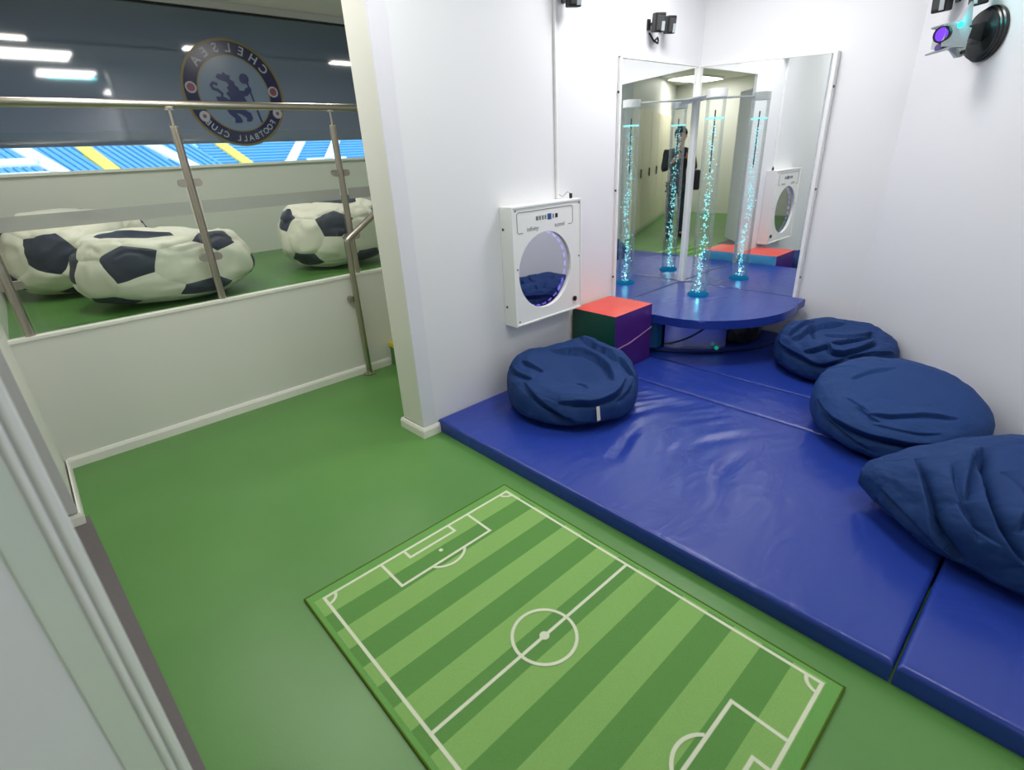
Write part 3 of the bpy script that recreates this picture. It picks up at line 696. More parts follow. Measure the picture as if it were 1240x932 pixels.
def football(label, center, rx, ry, h, rot, yaw, seed, sag, dents):
    t = thing('football_bean_bag', label, 'bean bag', (center[0], center[1], PLAT), 'football bean bags')
    Rm = Matrix.Rotation(rot[0], 3, 'X') @ Matrix.Rotation(rot[1], 3, 'Y') @ Matrix.Rotation(rot[2], 3, 'Z')
    cy, sy = math.cos(yaw), math.sin(yaw); N = 7
    def deform(d, seam):
        r = 1-.012*seam
        el = math.asin(max(-1, min(1, d.z))); ch = math.hypot(d.x, d.y)
        cr = max(1e-6, math.cos(el))**.62/max(1e-6, ch) if ch > 1e-6 else 0
        sz = math.copysign(abs(d.z)**.72, d.z)
        x = rx*d.x*cr*r; y = ry*d.y*cr*r; z = (.60*h*sz if sz > 0 else .40*h*sz)*r
        q = Vector((d.x*1.7+seed, d.y*1.7, d.z*1.7))
        n_ = noise.noise(q)*.07+noise.noise(q*2.6)*.03+.012*abs(noise.noise(q*5.0))
        rg = max(0, .13-abs(noise.noise(q*1.5+Vector((5, 2, 1)))))/.13; n_ -= .040*rg*max(0, min(1, d.z*1.5+.25))
        x *= 1+n_; y *= 1+n_; z *= 1+n_*.8
        if z > 0: z -= sag*math.exp(-((x/rx)**2+(y/ry)**2)/.28)
        for (az, el2, dep, wd) in dents:
            dv = Vector(sph(az, el2)); aa = (d-dv).length/wd; k = dep*math.exp(-aa*aa); x -= d.x*k; y -= d.y*k; z -= d.z*k
        z = max(z, -.40*h)+.40*h
        return (center[0]+x*cy-y*sy, center[1]+x*sy+y*cy, PLAT+.004+z)
    for kind, poly in TI:
        c = sum(poly, Vector((0, 0, 0)))/len(poly); n = len(poly); vs = []; fs = []; idx = {}
        for s in range(n):
            A, B = poly[s], poly[(s+1) % n]
            for i in range(N+1):
                for j in range(N+1-i):
                    wA = i/N; wB = j/N; wC = 1-wA-wB
                    p = A*wA+B*wB+c*wC; key = (round(p.x, 5), round(p.y, 5), round(p.z, 5))
                    if key not in idx: idx[key] = len(vs); vs.append(deform((Rm @ p.normalized()), math.exp(-(wC/.11)**2)))
            def g(i, j):
                p = A*(i/N)+B*(j/N)+c*(1-i/N-j/N); return idx[(round(p.x, 5), round(p.y, 5), round(p.z, 5))]
            for i in range(N):
                for j in range(N-i):
                    fs.append((g(i, j), g(i+1, j), g(i, j+1)))
                    if i+j < N-1: fs.append((g(i+1, j), g(i+1, j+1), g(i, j+1)))
        mesh('dark_panel' if kind else 'white_panel', vs, fs, 'ball_navy' if kind else 'ball_white', t, True)
    return t
football('football bean bag slumped in front of the other two, right behind the half wall', (.64, 4.045, PLAT), .49, .39, .48, (.121, -2.348, -3.11), view_yaw((.6, 4.14)), 2.0, .07, [(30, 62, .05, .45), (-60, 70, .03, .3), (120, 50, .06, .4)])
football('football bean bag half hidden at the far left of the platform', (.30, 4.93, PLAT), .46, .42, .57, (1.907, -.29, -2.799), view_yaw((.3, 4.93)), 9.0, .02, [(50, 20, .09, .4), (-20, 45, .03, .3), (80, 60, .06, .3)])
football('upright football bean bag at the right behind the railing posts', (1.88, 4.22, PLAT), .42, .40, .53, (.305, .596, 1.206), view_yaw((1.86, 4.24)), 15.0, .03, [(-35, 50, .05, .25), (40, 60, .03, .3)])

# ================================================================== railing on the half wall
YRL = YH+.035
rl = thing('glass_railing', 'brushed steel railing with glass panes above the half wall', 'railing', (1.2, YRL, PLAT))
ZR = 1.825
tube('handrail', [(-.21, YRL, ZR), (1.0, YRL, ZR), (2.45, YRL, ZR)], .021, 'steel', rl, 16)
PX = (-.125, .800, 1.722)
for x in PX:
    p = cyl('post', (x, YRL, PLAT+.012), (x, YRL, 1.715), .0215, 'steel', rl)
    cyl('pin', (x, YRL, 1.715), (x, YRL, ZR-.018), .007, 'steel_pin', p, n=12)
    cyl('saddle', (x, YRL, ZR-.024), (x, YRL, ZR-.016), .026, 'steel_pin', p, n=16)
    cyl('post_cap', (x, YRL, 1.712), (x, YRL, 1.722), .0225, 'steel_pin', p, n=16)
    for z in (1.43, 1.012):
        for s in (-1, 1):
            bm = bmesh.new(); x0, x1 = sorted((x+s*.018, x+s*.062))
            vs = bm_box(bm, x0, x1, YRL-.014, YRL+.014, z-.021, z+.021)
            ed = [e for e in bm.edges if abs(e.verts[0].co.y-e.verts[1].co.y) > .01 and (e.verts[0].co.x-x)*s > .04]
            bmesh.ops.bevel(bm, geom=ed, offset=.0195, segments=6, affect='EDGES', profile=.5)
            q = bmobj('glass_clamp', bm, 'steel', p); autos(q)
xs = (-.21,)+PX+(2.45,)
for a, b in zip(xs, xs[1:]):
    g = box('glass_pane', a+(.03 if a != -.21 else .0), b-.03, YRL-.005, YRL+.005, PLAT+.03, 1.70, 'balustrade_glass', rl)
    ed = box('frosted_band', a+(.03 if a != -.21 else .0), b-.03, YRL-.0066, YRL-.0052, 1.262, 1.332, 'frost_band', g)
# stair handrail
hr = thing('stair_handrail', 'steel stair handrail with floor flange rising behind the partition', 'handrail', (1.635, 3.50, 0))
HX = 1.64; HY = 3.497
cyl('post', (HX, HY, .01), (HX, HY, .995), .0205, 'steel', hr)
lathe('floor_flange', [(0, 0), (.045, 0), (.045, .008), (.022, .012), (.0215, .02), (0, .02)], (HX, HY, .001), 'steel_pin', hr)
tube('rail', [(HX, HY, .985), (HX+.004, HY, .998), (HX+.02, HY, 1.012), (HX+.28, HY, 1.012+.165), (HX+1.4, HY, 1.012+.165*5)], .0205, 'steel', hr, 16)
cyl('wall_knob', (HX-.03, HY+.012, .59), (HX-.03, YH-.001, .59), .022, 'steel', hr)

# ================================================================== crest on the tinted panel (drawn mirrored)
def glyph(ch, size):
    cu = bpy.data.curves.new('tmp', 'FONT'); cu.body = ch; cu.align_x = 'CENTER'; cu.size = size; cu.resolution_u = 3; cu.offset = .012*size
    o = bpy.data.objects.new('tmp', cu); COL.objects.link(o); bpy.context.view_layer.update()
    me = bpy.data.meshes.new_from_object(o.evaluated_get(bpy.context.evaluated_depsgraph_get()))
    vs = [tuple(v.co) for v in me.vertices]; fs = [tuple(p.vertices) for p in me.polygons]
    bpy.data.objects.remove(o); bpy.data.curves.remove(cu); bpy.data.meshes.remove(me); return vs, fs
def crest():
    cx, cz, R = 1.80, 2.108, .425; y0 = YF+.012
    t = thing('window_crest', 'round navy club crest with lion, mirrored, on the dark window panel', 'crest', (cx, y0, cz-R))
    mat('crest_navy', (34, 36, 74), .25); mat('crest_gold', (116, 104, 56), .3); mat('crest_field', (112, 128, 152), .25); mat('crest_red', (122, 66, 82), .3); mat('crest_pale', (158, 164, 178), .3); mat('crest_lion', (40, 50, 96), .3)
    def disc(name, r0, r1, y, m, c=(0, 0), n=64, th=.0008, el=1):
        bm = bmesh.new(); o_ = []; i_ = []
        for k in range(n):
            a = 2*PI*k/n; px, pz = math.cos(a), math.sin(a)
            o_.append(bm.verts.new((cx+(c[0]+r1*px)*R, y, cz+(c[1]+r1*pz*el)*R)))
            if r0: i_.append(bm.verts.new((cx+(c[0]+r0*px)*R, y, cz+(c[1]+r0*pz*el)*R)))
        if r0:
            for k in range(n): bm.faces.new((o_[k], o_[(k+1) % n], i_[(k+1) % n], i_[k]))
        else: bm.faces.new(o_)
        r = bmesh.ops.extrude_face_region(bm, geom=list(bm.faces))
        for v in r['geom']:
            if isinstance(v, bmesh.types.BMVert): v.co.y -= th
        return bmobj(name, bm, m, t)
    disc('gold_rim', .955, 1.0, y0, 'crest_gold'); disc('navy_band', .715, .955, y0, 'crest_navy'); disc('inner_rim', .69, .715, y0, 'crest_gold'); disc('field', 0, .69, y0, 'crest_field')
    for c in ((-.82, .10), (.80, .06)):
        disc('rosette', .0, .105, y0-.0008, 'crest_pale', c, 24); disc('rosette_heart', 0, .075, y0-.0016, 'crest_red', c, 24)
    for c in ((-.70, -.42), (.80, -.36)):
        disc('ball', 0, .10, y0-.0008, 'crest_pale', c, 20); disc('ball_patch', 0, .04, y0-.0016, 'crest_red', c, 6)
    # mirrored lettering: sits on the band, first letter at the right
    def arc_text(name, word, r, a_mid, step, size, top):
        bm = bmesh.new(); single = top
        for i, ch in enumerate(word):
            if ch == ' ': continue
            vs, fs = glyph(ch, size); k = i-(len(word)-1)/2
            a = a_mid+(k*step if top else -k*step); rot = (a-PI/2) if top else (a+PI/2)
            V = []
            for (x, y, z) in vs:
                x = -x                                        # flipped left to right
                px = x*math.cos(rot)-y*math.sin(rot)+r*math.cos(a); pz = x*math.sin(rot)+y*math.cos(rot)+r*math.sin(a)
                V.append(bm.verts.new((cx+px*R, y0-.0012, cz+pz*R)))
            for f in fs:
                try: bm.faces.new([V[q] for q in f])
                except ValueError: pass
            if single: bmobj(name, bm, 'crest_pale', t); bm = bmesh.new()
        if not single: o = bmobj(name, bm, 'crest_pale', t); o['kind'] = 'stuff'
    arc_text('letter', 'CHELSEA', .765, math.radians(86), math.radians(17), .23, True)
    arc_text('lettering', 'FOOTBALL CLUB', .90, math.radians(-90), math.radians(8.5), .16, False)
    # lion silhouette (traced in crest units)
    dk = [.0009]
    def u(p): return (cx+((p[0]-530)/325)*R, y0-dk[0], cz-((p[1]-490)/325)*R)
    body = [(428, 392), (446, 372), (470, 374), (484, 360), (500, 376), (520, 380), (516, 402), (542, 418), (540, 436), (562, 452), (560, 466), (590, 470), (606, 452), (636, 442), (646, 462), (610, 500), (584, 504), (594, 530), (604, 560), (576, 590), (606, 606), (612, 640), (596, 660), (566, 660), (570, 636), (536, 612), (508, 606), (532, 634), (540, 656), (530, 668), (486, 668), (492, 640), (462, 612), (452, 590), (466, 560), (484, 546), (490, 516), (470, 486), (492, 474), (484, 452), (500, 440), (492, 420), (462, 412), (440, 404)]
    flat('lion', [u(p) for p in body], .0008, (0, -1, 0), 'crest_lion', t)
    def stroke(name, pts, wd):
        dk[0] += .0012
        L = []; Rr = []
        for i, p in enumerate(pts):
            a = pts[max(0, i-1)]; b = pts[min(len(pts)-1, i+1)]; dx, dy = b[0]-a[0], b[1]-a[1]; n = math.hypot(dx, dy)
            L.append((p[0]-dy/n*wd, p[1]+dx/n*wd)); Rr.append((p[0]+dy/n*wd, p[1]-dx/n*wd))
        return flat(name, [u(p) for p in L+Rr[::-1]], .0008, (0, -1, 0), 'crest_lion', t)
    stroke('lion_tail', [(470, 528), (440, 512), (446, 490), (424, 470), (396, 462), (388, 442), (404, 428), (430, 436)], 10)
    stroke('lion_leg', [(486, 540), (446, 532), (420, 520), (404, 524)], 14)
    stroke('staff', [(622, 410), (632, 470), (646, 560), (668, 664)], 6)
    disc('staff_head', 0, .095, y0-.0062, 'crest_lion', ((608-530)/325, -(396-490)/325), 20)
crest()

# ================================================================== stadium stand outside
def stadium():
    t = thing('stadium_stand', 'distant stadium stand of blue seats with white stairs outside the window', 'stadium', (25, 70, -8))
    mat('seat_blue', (84, 158, 214), .6); mat('seat_pale', (176, 216, 240), .6); mat('concrete', (232, 238, 244), .8); mat('aisle_yellow', (238, 206, 96), .7)
    rk = math.radians(32); Y0, Z0 = 66, -6
    def P(x, s, up=0): # s along the slope
        return (x, Y0+s*math.cos(rk)-up*math.sin(rk), Z0+s*math.sin(rk)+up*math.cos(rk))
    def quad(bm, a, b, c, d, h):
        lo = [bm.verts.new(P(*q)) for q in (a, b, c, d)]; hi = [bm.verts.new(P(*q, h)) for q in (a, b, c, d)]
        bm.faces.new(hi)
        for i in range(4): bm.faces.new((lo[i], lo[(i+1) % 4], hi[(i+1) % 4], hi[i]))
    bm = bmesh.new(); quad(bm, (-40, 0), (90, 0), (90, 32), (-40, 32), .05); bmobj('terrace', bm, 'seat_pale', t)
    bm = bmesh.new()      # slanted columns of seats at the left
    for i in range(60):
        x = -25+i*.75
        if x > 20: break
        quad(bm, (x+8, 2), (x+8.42, 2), (x-4.0+.42, 30), (x-4.0, 30), .35)
    o = bmobj('seat_columns', bm, 'seat_blue', t); o['kind'] = 'stuff'
    bm = bmesh.new()      # level rows of seats at the right
    for k in range(44):
        s = 1+k*.7; quad(bm, (20.5+(30-s)*.05, s), (86, s), (86, s+.34), (20.5, s+.34), .3)
    o = bmobj('seat_rows', bm, 'seat_blue', t); o['kind'] = 'stuff'
    for x0, x1, m in ((9.0, 10.5, 'aisle_yellow'), (24, 25.4, 'aisle_yellow')):
        bm = bmesh.new(); quad(bm, (x0+4, 4), (x1+4, 4), (x1-4, 28), (x0-4, 28), .5); bmobj('yellow_aisle', bm, m, t)
    for x0, wd, lean_ in ((4.5, 1.6, -6), (17.5, 1.6, -7), (30, 1.4, 9), (35.5, 1.4, 9), (43.5, 1.5, 10), (52, 1.5, 10)):
        bm = bmesh.new(); quad(bm, (x0, 15), (x0+wd, 15), (x0+wd+lean_*.5, 21), (x0+lean_*.5, 21), .6)
        quad(bm, (x0-.2, 12), (x0+wd, 12), (x0+wd, 15), (x0-.2, 15), .6); bmobj('white_stair', bm, 'concrete', t)
    bm = bmesh.new(); quad(bm, (-6, 16.5), (4, 16.5), (4, 17.7), (-6, 17.7), .6); quad(bm, (-6, 14), (5, 14), (5, 15), (-6, 15), .6); bmobj('white_landing', bm, 'concrete', t)
    bm = bmesh.new(); quad(bm, (33, 14.2), (39, 14.2), (39, 15.2), (33, 15.2), .6); bmobj('white_landing', bm, 'concrete', t)
stadium()

# ================================================================== porthole panel on the partition
def porthole():
    x0, x1, z0, z1, yf, yb = 2.053, 2.657, .512, 1.214, 2.252, YW
    cx, cz, r = 2.327, .820, .232
    t = thing('porthole_panel', 'white box panel with round infinity mirror on the partition', 'light panel', ((x0+x1)/2, YW, z0))
    # front plate with a round hole
    n = 64; bm = bmesh.new(); ring = []; rim = []; out = []; 
    def on_rect(a):
        c, s = math.cos(a), math.sin(a); ts = []
        if c > 1e-9: ts.append((x1-cx)/c)
        if c < -1e-9: ts.append((x0-cx)/c)
        if s > 1e-9: ts.append((z1-cz)/s)
        if s < -1e-9: ts.append((z0-cz)/s)
        q = min(ts); return cx+c*q, cz+s*q
    angs = sorted([2*PI*k/n for k in range(n)]+[math.atan2(z-cz, x-cx) % (2*PI) for x in (x0, x1) for z in (z0, z1)])
    for a in angs:
        ring.append(bm.verts.new((cx+r*math.cos(a), yf, cz+r*math.sin(a)))); rim.append(bm.verts.new((cx+r*math.cos(a), yf+.016, cz+r*math.sin(a))))
        X, Z = on_rect(a); out.append(bm.verts.new((X, yf, Z)))
    m = len(angs)
    for k in range(m):
        j = (k+1) % m; bm.faces.new((out[k], out[j], ring[j], ring[k])); bm.faces.new((ring[k], ring[j], rim[j], rim[k]))
    bmobj('front_plate', bm, 'panel_white', t)
    bm = bmesh.new()
    for q in ((x0, x0+.012, z0, z1), (x1-.012, x1, z0, z1), (x0+.012, x1-.012, z0, z0+.012), (x0+.012, x1-.012, z1-.012, z1)): bm_box(bm, q[0], q[1], yf-.006, yb-.001, q[2], q[3], .002)
    bmobj('casing', bm, 'panel_white', t)
    # half-silvered pane, lamp ring and back mirror
    m1 = bpy.data.materials.new('half_silvered'); m1.use_nodes = True; nt = m1.node_tree; nt.nodes.clear(); MATS['half_silvered'] = m1
    o_ = nt.nodes.new('ShaderNodeOutputMaterial'); tr = nt.nodes.new('ShaderNodeBsdfTransparent'); gl = nt.nodes.new('ShaderNodeBsdfGlossy'); mx = nt.nodes.new('ShaderNodeMixShader')
    gl.inputs['Roughness'].default_value = .01; gl.inputs[0].default_value = (.80, .80, .86, 1); mx.inputs[0].default_value = .90
    nt.links.new(tr.outputs[0], mx.inputs[1]); nt.links.new(gl.outputs[0], mx.inputs[2]); nt.links.new(mx.outputs[0], o_.inputs[0])
    q = Matrix.Rotation(PI/2, 3, 'X')
    lathe('half_mirror', [(0, 0), (r, 0)], (cx, yf+.014, cz), 'half_silvered', t, 64, q)
    lathe('back_mirror', [(0, 0), (r+.02, 0)], (cx, yb-.012, cz), 'dark_grey', t, 64, q)
    lathe('inner_wall', [(r+.01, 0), (r+.01, .07)], (cx, yb-.012, cz), 'black', t, 64, q)
    bm = bmesh.new()
    for k in range(26):
        a = 2*PI*k/26
        M = Matrix.Translation((cx+(r-.004)*math.cos(a), yf+.05, cz+(r-.004)*math.sin(a))) @ Matrix.Rotation(-a+PI/2, 4, 'Y')
        bm_box(bm, -.015, .015, -.004, .004, -.004, .004, M=M)
    bmobj('lamp_ring', bm, 'violet_led', t)
    # printed outline, tiles and wording
    yy = yf-.0008
    fr = [(2.140, 1.064), (2.108, 1.064), (2.096, 1.072), (2.096, 1.172), (2.108, 1.180), (2.562, 1.180), (2.574, 1.172), (2.574, 1.080), (2.566, 1.072), (2.535, 1.072)]
    tube('outline_print', [(x, yy, z) for x, z in fr], .0022, 'ink_grey', t, 4)
    for k, (mm, w_) in enumerate((('ink_grey', .020), ('ink_grey', .016), ('ink_grey', .016), ('ink_grey', .014), ('ink_blue', .034), ('ink_grey', .012), ('black', .022))):
        X = 2.250+[0, .026, .05, .074, .098, .142, .166][k]
        box('print_tile', X, X+w_, yy-.0004, yy+.0004, 1.122 if mm != 'ink_blue' else 1.117, 1.146 if mm != 'ink_blue' else 1.151, mm, t)
    for word, X in (('infinity', 2.222), ('tunnel', 2.455)):
        bm = bmesh.new(); vs, fs = glyph(word, .036)
        V = [bm.verts.new((X+v[0], yy, 1.068+v[1])) for v in vs]
        for f in fs: bm.faces.new([V[i] for i in f])
        bmobj('lettering', bm, 'ink_grey', t)
    cyl('button', (2.590, yf+.001, .585), (2.590, yf-.010, .585), .016, 'black_shiny', t, n=20)
    for x, z in ((2.085, 1.19), (2.635, 1.19), (2.085, .54), (2.635, .86), (2.085, .86)): cyl('screw', (x, yf+.001, z), (x, yf-.002, z), .006, 'ink_grey', t, n=10)
    for z in (.63, 1.09): cyl('side_screw', (x0+.001, 2.325, z), (x0-.003, 2.325, z), .008, 'dark_grey', t, n=10)
    box('plug', 2.615, 2.63, 2.30, 2.315, z1, z1+.03, 'black', t, .002)
    tube('plug_lead', [(2.622, 2.307, z1+.028), (2.60, 2.315, z1+.04), (2.57, 2.33, z1+.012), (2.545, 2.34, z1+.03)], .002, 'ink_grey', t, 5)
porthole()
tag(box('cable_trunking', 2.527, 2.545, 2.334, 2.3495, 1.22, CEIL, 'frame_white', None, .002), 'thin white cable trunking rising from the porthole panel', 'trunking')

# ================================================================== soft cube
def cube():
    x0, x1, y0, y1, z0, z1 = 2.715, 3.110, 1.966, 2.335, MT+.003, .470
    x0 = 2.668; x1 = 3.088; z1 = .485
    t = thing('soft_play_cube', 'soft vinyl cube with red top, green side and purple side', 'soft play cube', ((x0+x1)/2, (y0+y1)/2, MT))
    N = 14
    def puff(p, ax):
        c = [(p[0]-x0)/(x1-x0), (p[1]-y0)/(y1-y0), (p[2]-z0)/(z1-z0)]
        u = [k for i, k in enumerate(c) if i != ax]
        f = (4*u[0]*(1-u[0]))**.5*(4*u[1]*(1-u[1]))**.5
        s = 1 if c[ax] > .5 else -1
        q = list(p); q[ax] += s*.008*f+s*.004*f*nz(p[0]*12, p[1]*12, p[2]*12)
        return q
    def face(name, ax, val, m):
        vs = []; fs = []; R_ = [(x0, x1), (y0, y1), (z0, z1)]; o = [i for i in range(3) if i != ax]
        for i in range(N+1):
            for j in range(N+1):
                p = [0, 0, 0]; p[ax] = val; p[o[0]] = R_[o[0]][0]+(R_[o[0]][1]-R_[o[0]][0])*i/N; p[o[1]] = R_[o[1]][0]+(R_[o[1]][1]-R_[o[1]][0])*j/N
                vs.append(puff(p, ax))
        for i in range(N):
            for j in range(N):
                a = i*(N+1)+j; f = (a, a+N+1, a+N+2, a+1)
                fs.append(f if (val == R_[ax][1]) != (ax == 1) else f[::-1])
        return mesh(name, vs, fs, m, t, True)
    face('top_face', 2, z1, 'red_vinyl'); face('bottom_face', 2, z0, 'purple_vinyl')
    face('left_face', 0, x0, 'green_vinyl'); face('right_face', 0, x1, 'cyan_vinyl'); face('front_face', 1, y0, 'purple_vinyl'); face('rear_face', 1, y1, 'yellow_vinyl')
    zz = z0+.205
    tube('seam_piping', [(x0, y0-.006, zz-.03), (x0+.15, y0-.011, zz-.018), (x1, y0-.004, zz+.03)], .004, 'piping', t, 6)
    mat('green_seam', (24, 92, 70), .4); tube('seam_piping', [(x0-.004, y0, zz-.03), (x0-.011, (y0+y1)/2, zz-.025), (x0-.003, y1, zz+.01)], .004, 'green_seam', t, 6)
cube()

# ================================================================== wall speakers
def speaker(label, p, nrm, w_, h, d, out=.05, group='small black wall speakers', tilt_=0):
    n = Vector((nrm[0], nrm[1], 0)).normalized(); s = Vector((-n.y, n.x, 0)); P = Vector(p)
    M = Matrix(((s.x, n.x, 0, P.x), (s.y, n.y, 0, P.y), (0, 0, 1, P.z), (0, 0, 0, 1)))
    M2 = M @ Matrix.Translation((0, out+d/2, 0)) @ Matrix.Rotation(tilt_, 4, 'Z') @ Matrix.Rotation(math.radians(-8), 4, 'X')
    t = thing('wall_speaker', label, 'speaker', tuple(P), group)
    box('cabinet', -w_/2, w_/2, -d/2, d/2, -h/2, h/2, 'black', t, .008, 3, M=M2)
    gr = box('grille', -w_*.36, w_*.36, d/2-.002, d/2+.004, -h*.40, h*.34, 'dark_grey', t, .003, M=M2)
    box('badge', w_*.10, w_*.42, d/2+.001, d/2+.005, -h*.44, h*.05, 'silver', gr, .001, M=M2)
    bm = bmesh.new(); bm_box(bm, -.014, .014, 0.001, .012, -.03, .03, M=M); bm_cyl(bm, M @ Vector((0, .008, 0)), M2 @ Vector((0, -d/2+.01, 0)), .008, n=10)
    bmobj('bracket', bm, 'black', t)
    return t
speaker('small black wall speaker above the porthole panel, cut by the top edge', (2.61, YW, 2.27), (0, -1), .075, .13, .065, tilt_=.5)
speaker('left one of the pair of small black speakers above the left mirror', (3.44, YW, 2.215), (0, -1), .07, .105, .06, tilt_=.5)
speaker('right one of the pair of small black speakers above the left mirror', (3.575, YW, 2.215), (0, -1), .06, .100, .06, tilt_=.5)
tag(tube('speaker_cable', [(3.44, YW-.012, 2.17), (3.47, YW-.03, 2.125), (3.52, YW-.03, 2.115), (3.55, YW-.012, 2.135), (3.53, YW-.02, 2.15), (3.49, YW-.02, 2.125)], .006, 'black', n=6), 'black cable loop hanging under the pair of speakers', 'cable')
NS = (-1/2**.5, 1/2**.5)
def on_slant(k, z): return (WC[0]-k/2**.5, WC[1]-k/2**.5, z)
speaker('small black speaker above the lens end of the star projector', on_slant(.25, 2.125), NS, .07, .14, .07, tilt_=-.5)
speaker('small black speaker above the round base of the star projector', on_slant(.50, 2.09), NS, .06, .12, .06, tilt_=-.2)

# ================================================================== star projector on the slanted wall
def projector():
    base = Vector(on_slant(.52, 1.905)); n = Vector((NS[0], NS[1], 0)); s = Vector((-NS[1], NS[0], 0))   # s points back towards the corner
    s = Vector((1/2**.5, 1/2**.5, 0)); up = Vector((0, 0, 1))
    t = thing('star_projector', 'grey star projector with violet lens on a round black wall base', 'projector', tuple(base))
    q = n.to_track_quat('Z', 'Y').to_matrix()
    lathe('wall_base', [(0, .002), (.118, .002), (.118, .018), (.111, .021), (.111, .031), (.104, .034), (.104, .044), (.07, .052), (0, .054)], base, 'black_shiny', t, 40, q)
    def pt(a, b, c): return base+s*a+n*b+up*c      # a: along the wall away from the viewer, b: out from the wall, c: up
    def hull(name, pts, m):
        bm = bmesh.new(); [bm.verts.new(p) for p in pts]; bmesh.ops.convex_hull(bm, input=bm.verts)
        bmesh.ops.delete(bm, geom=[v for v in bm.verts if not v.link_faces], context='VERTS')
        return bmobj(name, bm, m, t)
    hull('neck', [pt(-.035, .045, -.04), pt(.035, .045, -.04), pt(.035, .045, .05), pt(-.035, .045, .05), pt(-.02, .15, .0), pt(.02, .15, .0), pt(.02, .13, .035), pt(-.02, .13, .035)], 'black')
    hull('body', [pt(-.04, .115, .025), pt(.04, .115, .025), pt(-.045, .13, -.055), pt(.045, .13, -.055), pt(-.045, .20, .052), pt(.045, .20, .052), pt(-.04, .235, .04), pt(.04, .235, .04), pt(-.04, .235, -.045), pt(.04, .235, -.045), pt(-.03, .18, -.05), pt(.03, .18, -.05)], 'silver')
    hull('upper_fin', [pt(-.02, .105, .03), pt(.02, .105, .03), pt(-.035, .17, .045), pt(.035, .17, .045), pt(.0, .11, .135), pt(.0, .122, .14), pt(-.01, .13, .06)], 'silver')
    hull('lower_fin', [pt(-.04, .12, -.03), pt(.04, .12, -.03), pt(-.03, .165, -.045), pt(.03, .165, -.045), pt(-.045, .125, -.092), pt(.02, .125, -.092), pt(-.03, .14, -.096)], 'silver')
    hull('lens_hood_top', [pt(-.045, .20, .055), pt(.045, .20, .055), pt(-.045, .255, .048), pt(.045, .255, .048), pt(-.045, .25, .040), pt(.045, .25, .040), pt(-.045, .20, .04), pt(.045, .20, .04)], 'silver')
    hull('lens_hood_bottom', [pt(-.04, .20, -.045), pt(.04, .20, -.045), pt(-.04, .258, -.066), pt(.04, .258, -.066), pt(-.04, .254, -.072), pt(.04, .254, -.072), pt(-.04, .20, -.06), pt(.04, .20, -.06)], 'silver')
    ax = (n*.85-s*.62-up*.10).normalized(); qa = ax.to_track_quat('Z', 'Y').to_matrix(); c = pt(-.012, .222, .010)
    lr = lathe('lens_ring', [(.0, .0), (.036, 0), (.037, .012), (.035, .030), (.029, .030), (.029, .022)], c, 'black_shiny', t, 28, qa)
    lathe('lens', [(0, .027), (.018, .026), (.029, .020)], c, 'lens_violet', lr, 28, qa)
    mat('lens_dim', (96, 84, 140), .15); lathe('lower_lens', [(0, .020), (.014, .018), (.019, .008), (.019, 0)], pt(-.012, .228, -.045), 'lens_dim', t, 20, qa)
    cyl('teal_lamp', pt(-.032, .175, .036), pt(-.050, .178, .040), .013, 'teal_led', t, n=16)
    cyl('knob', pt(-.042, .135, -.075), pt(-.058, .136, -.075), .009, 'black', t, n=12)
    l = bpy.data.lights.new('projector_glow', 'POINT'); l.energy = .25; l.color = (.05, .9, .9); l.shadow_soft_size = .02
    lo = bpy.data.objects.new('projector_glow', l); COL.objects.link(lo); lo.location = pt(-.07, .155, .075)
projector()

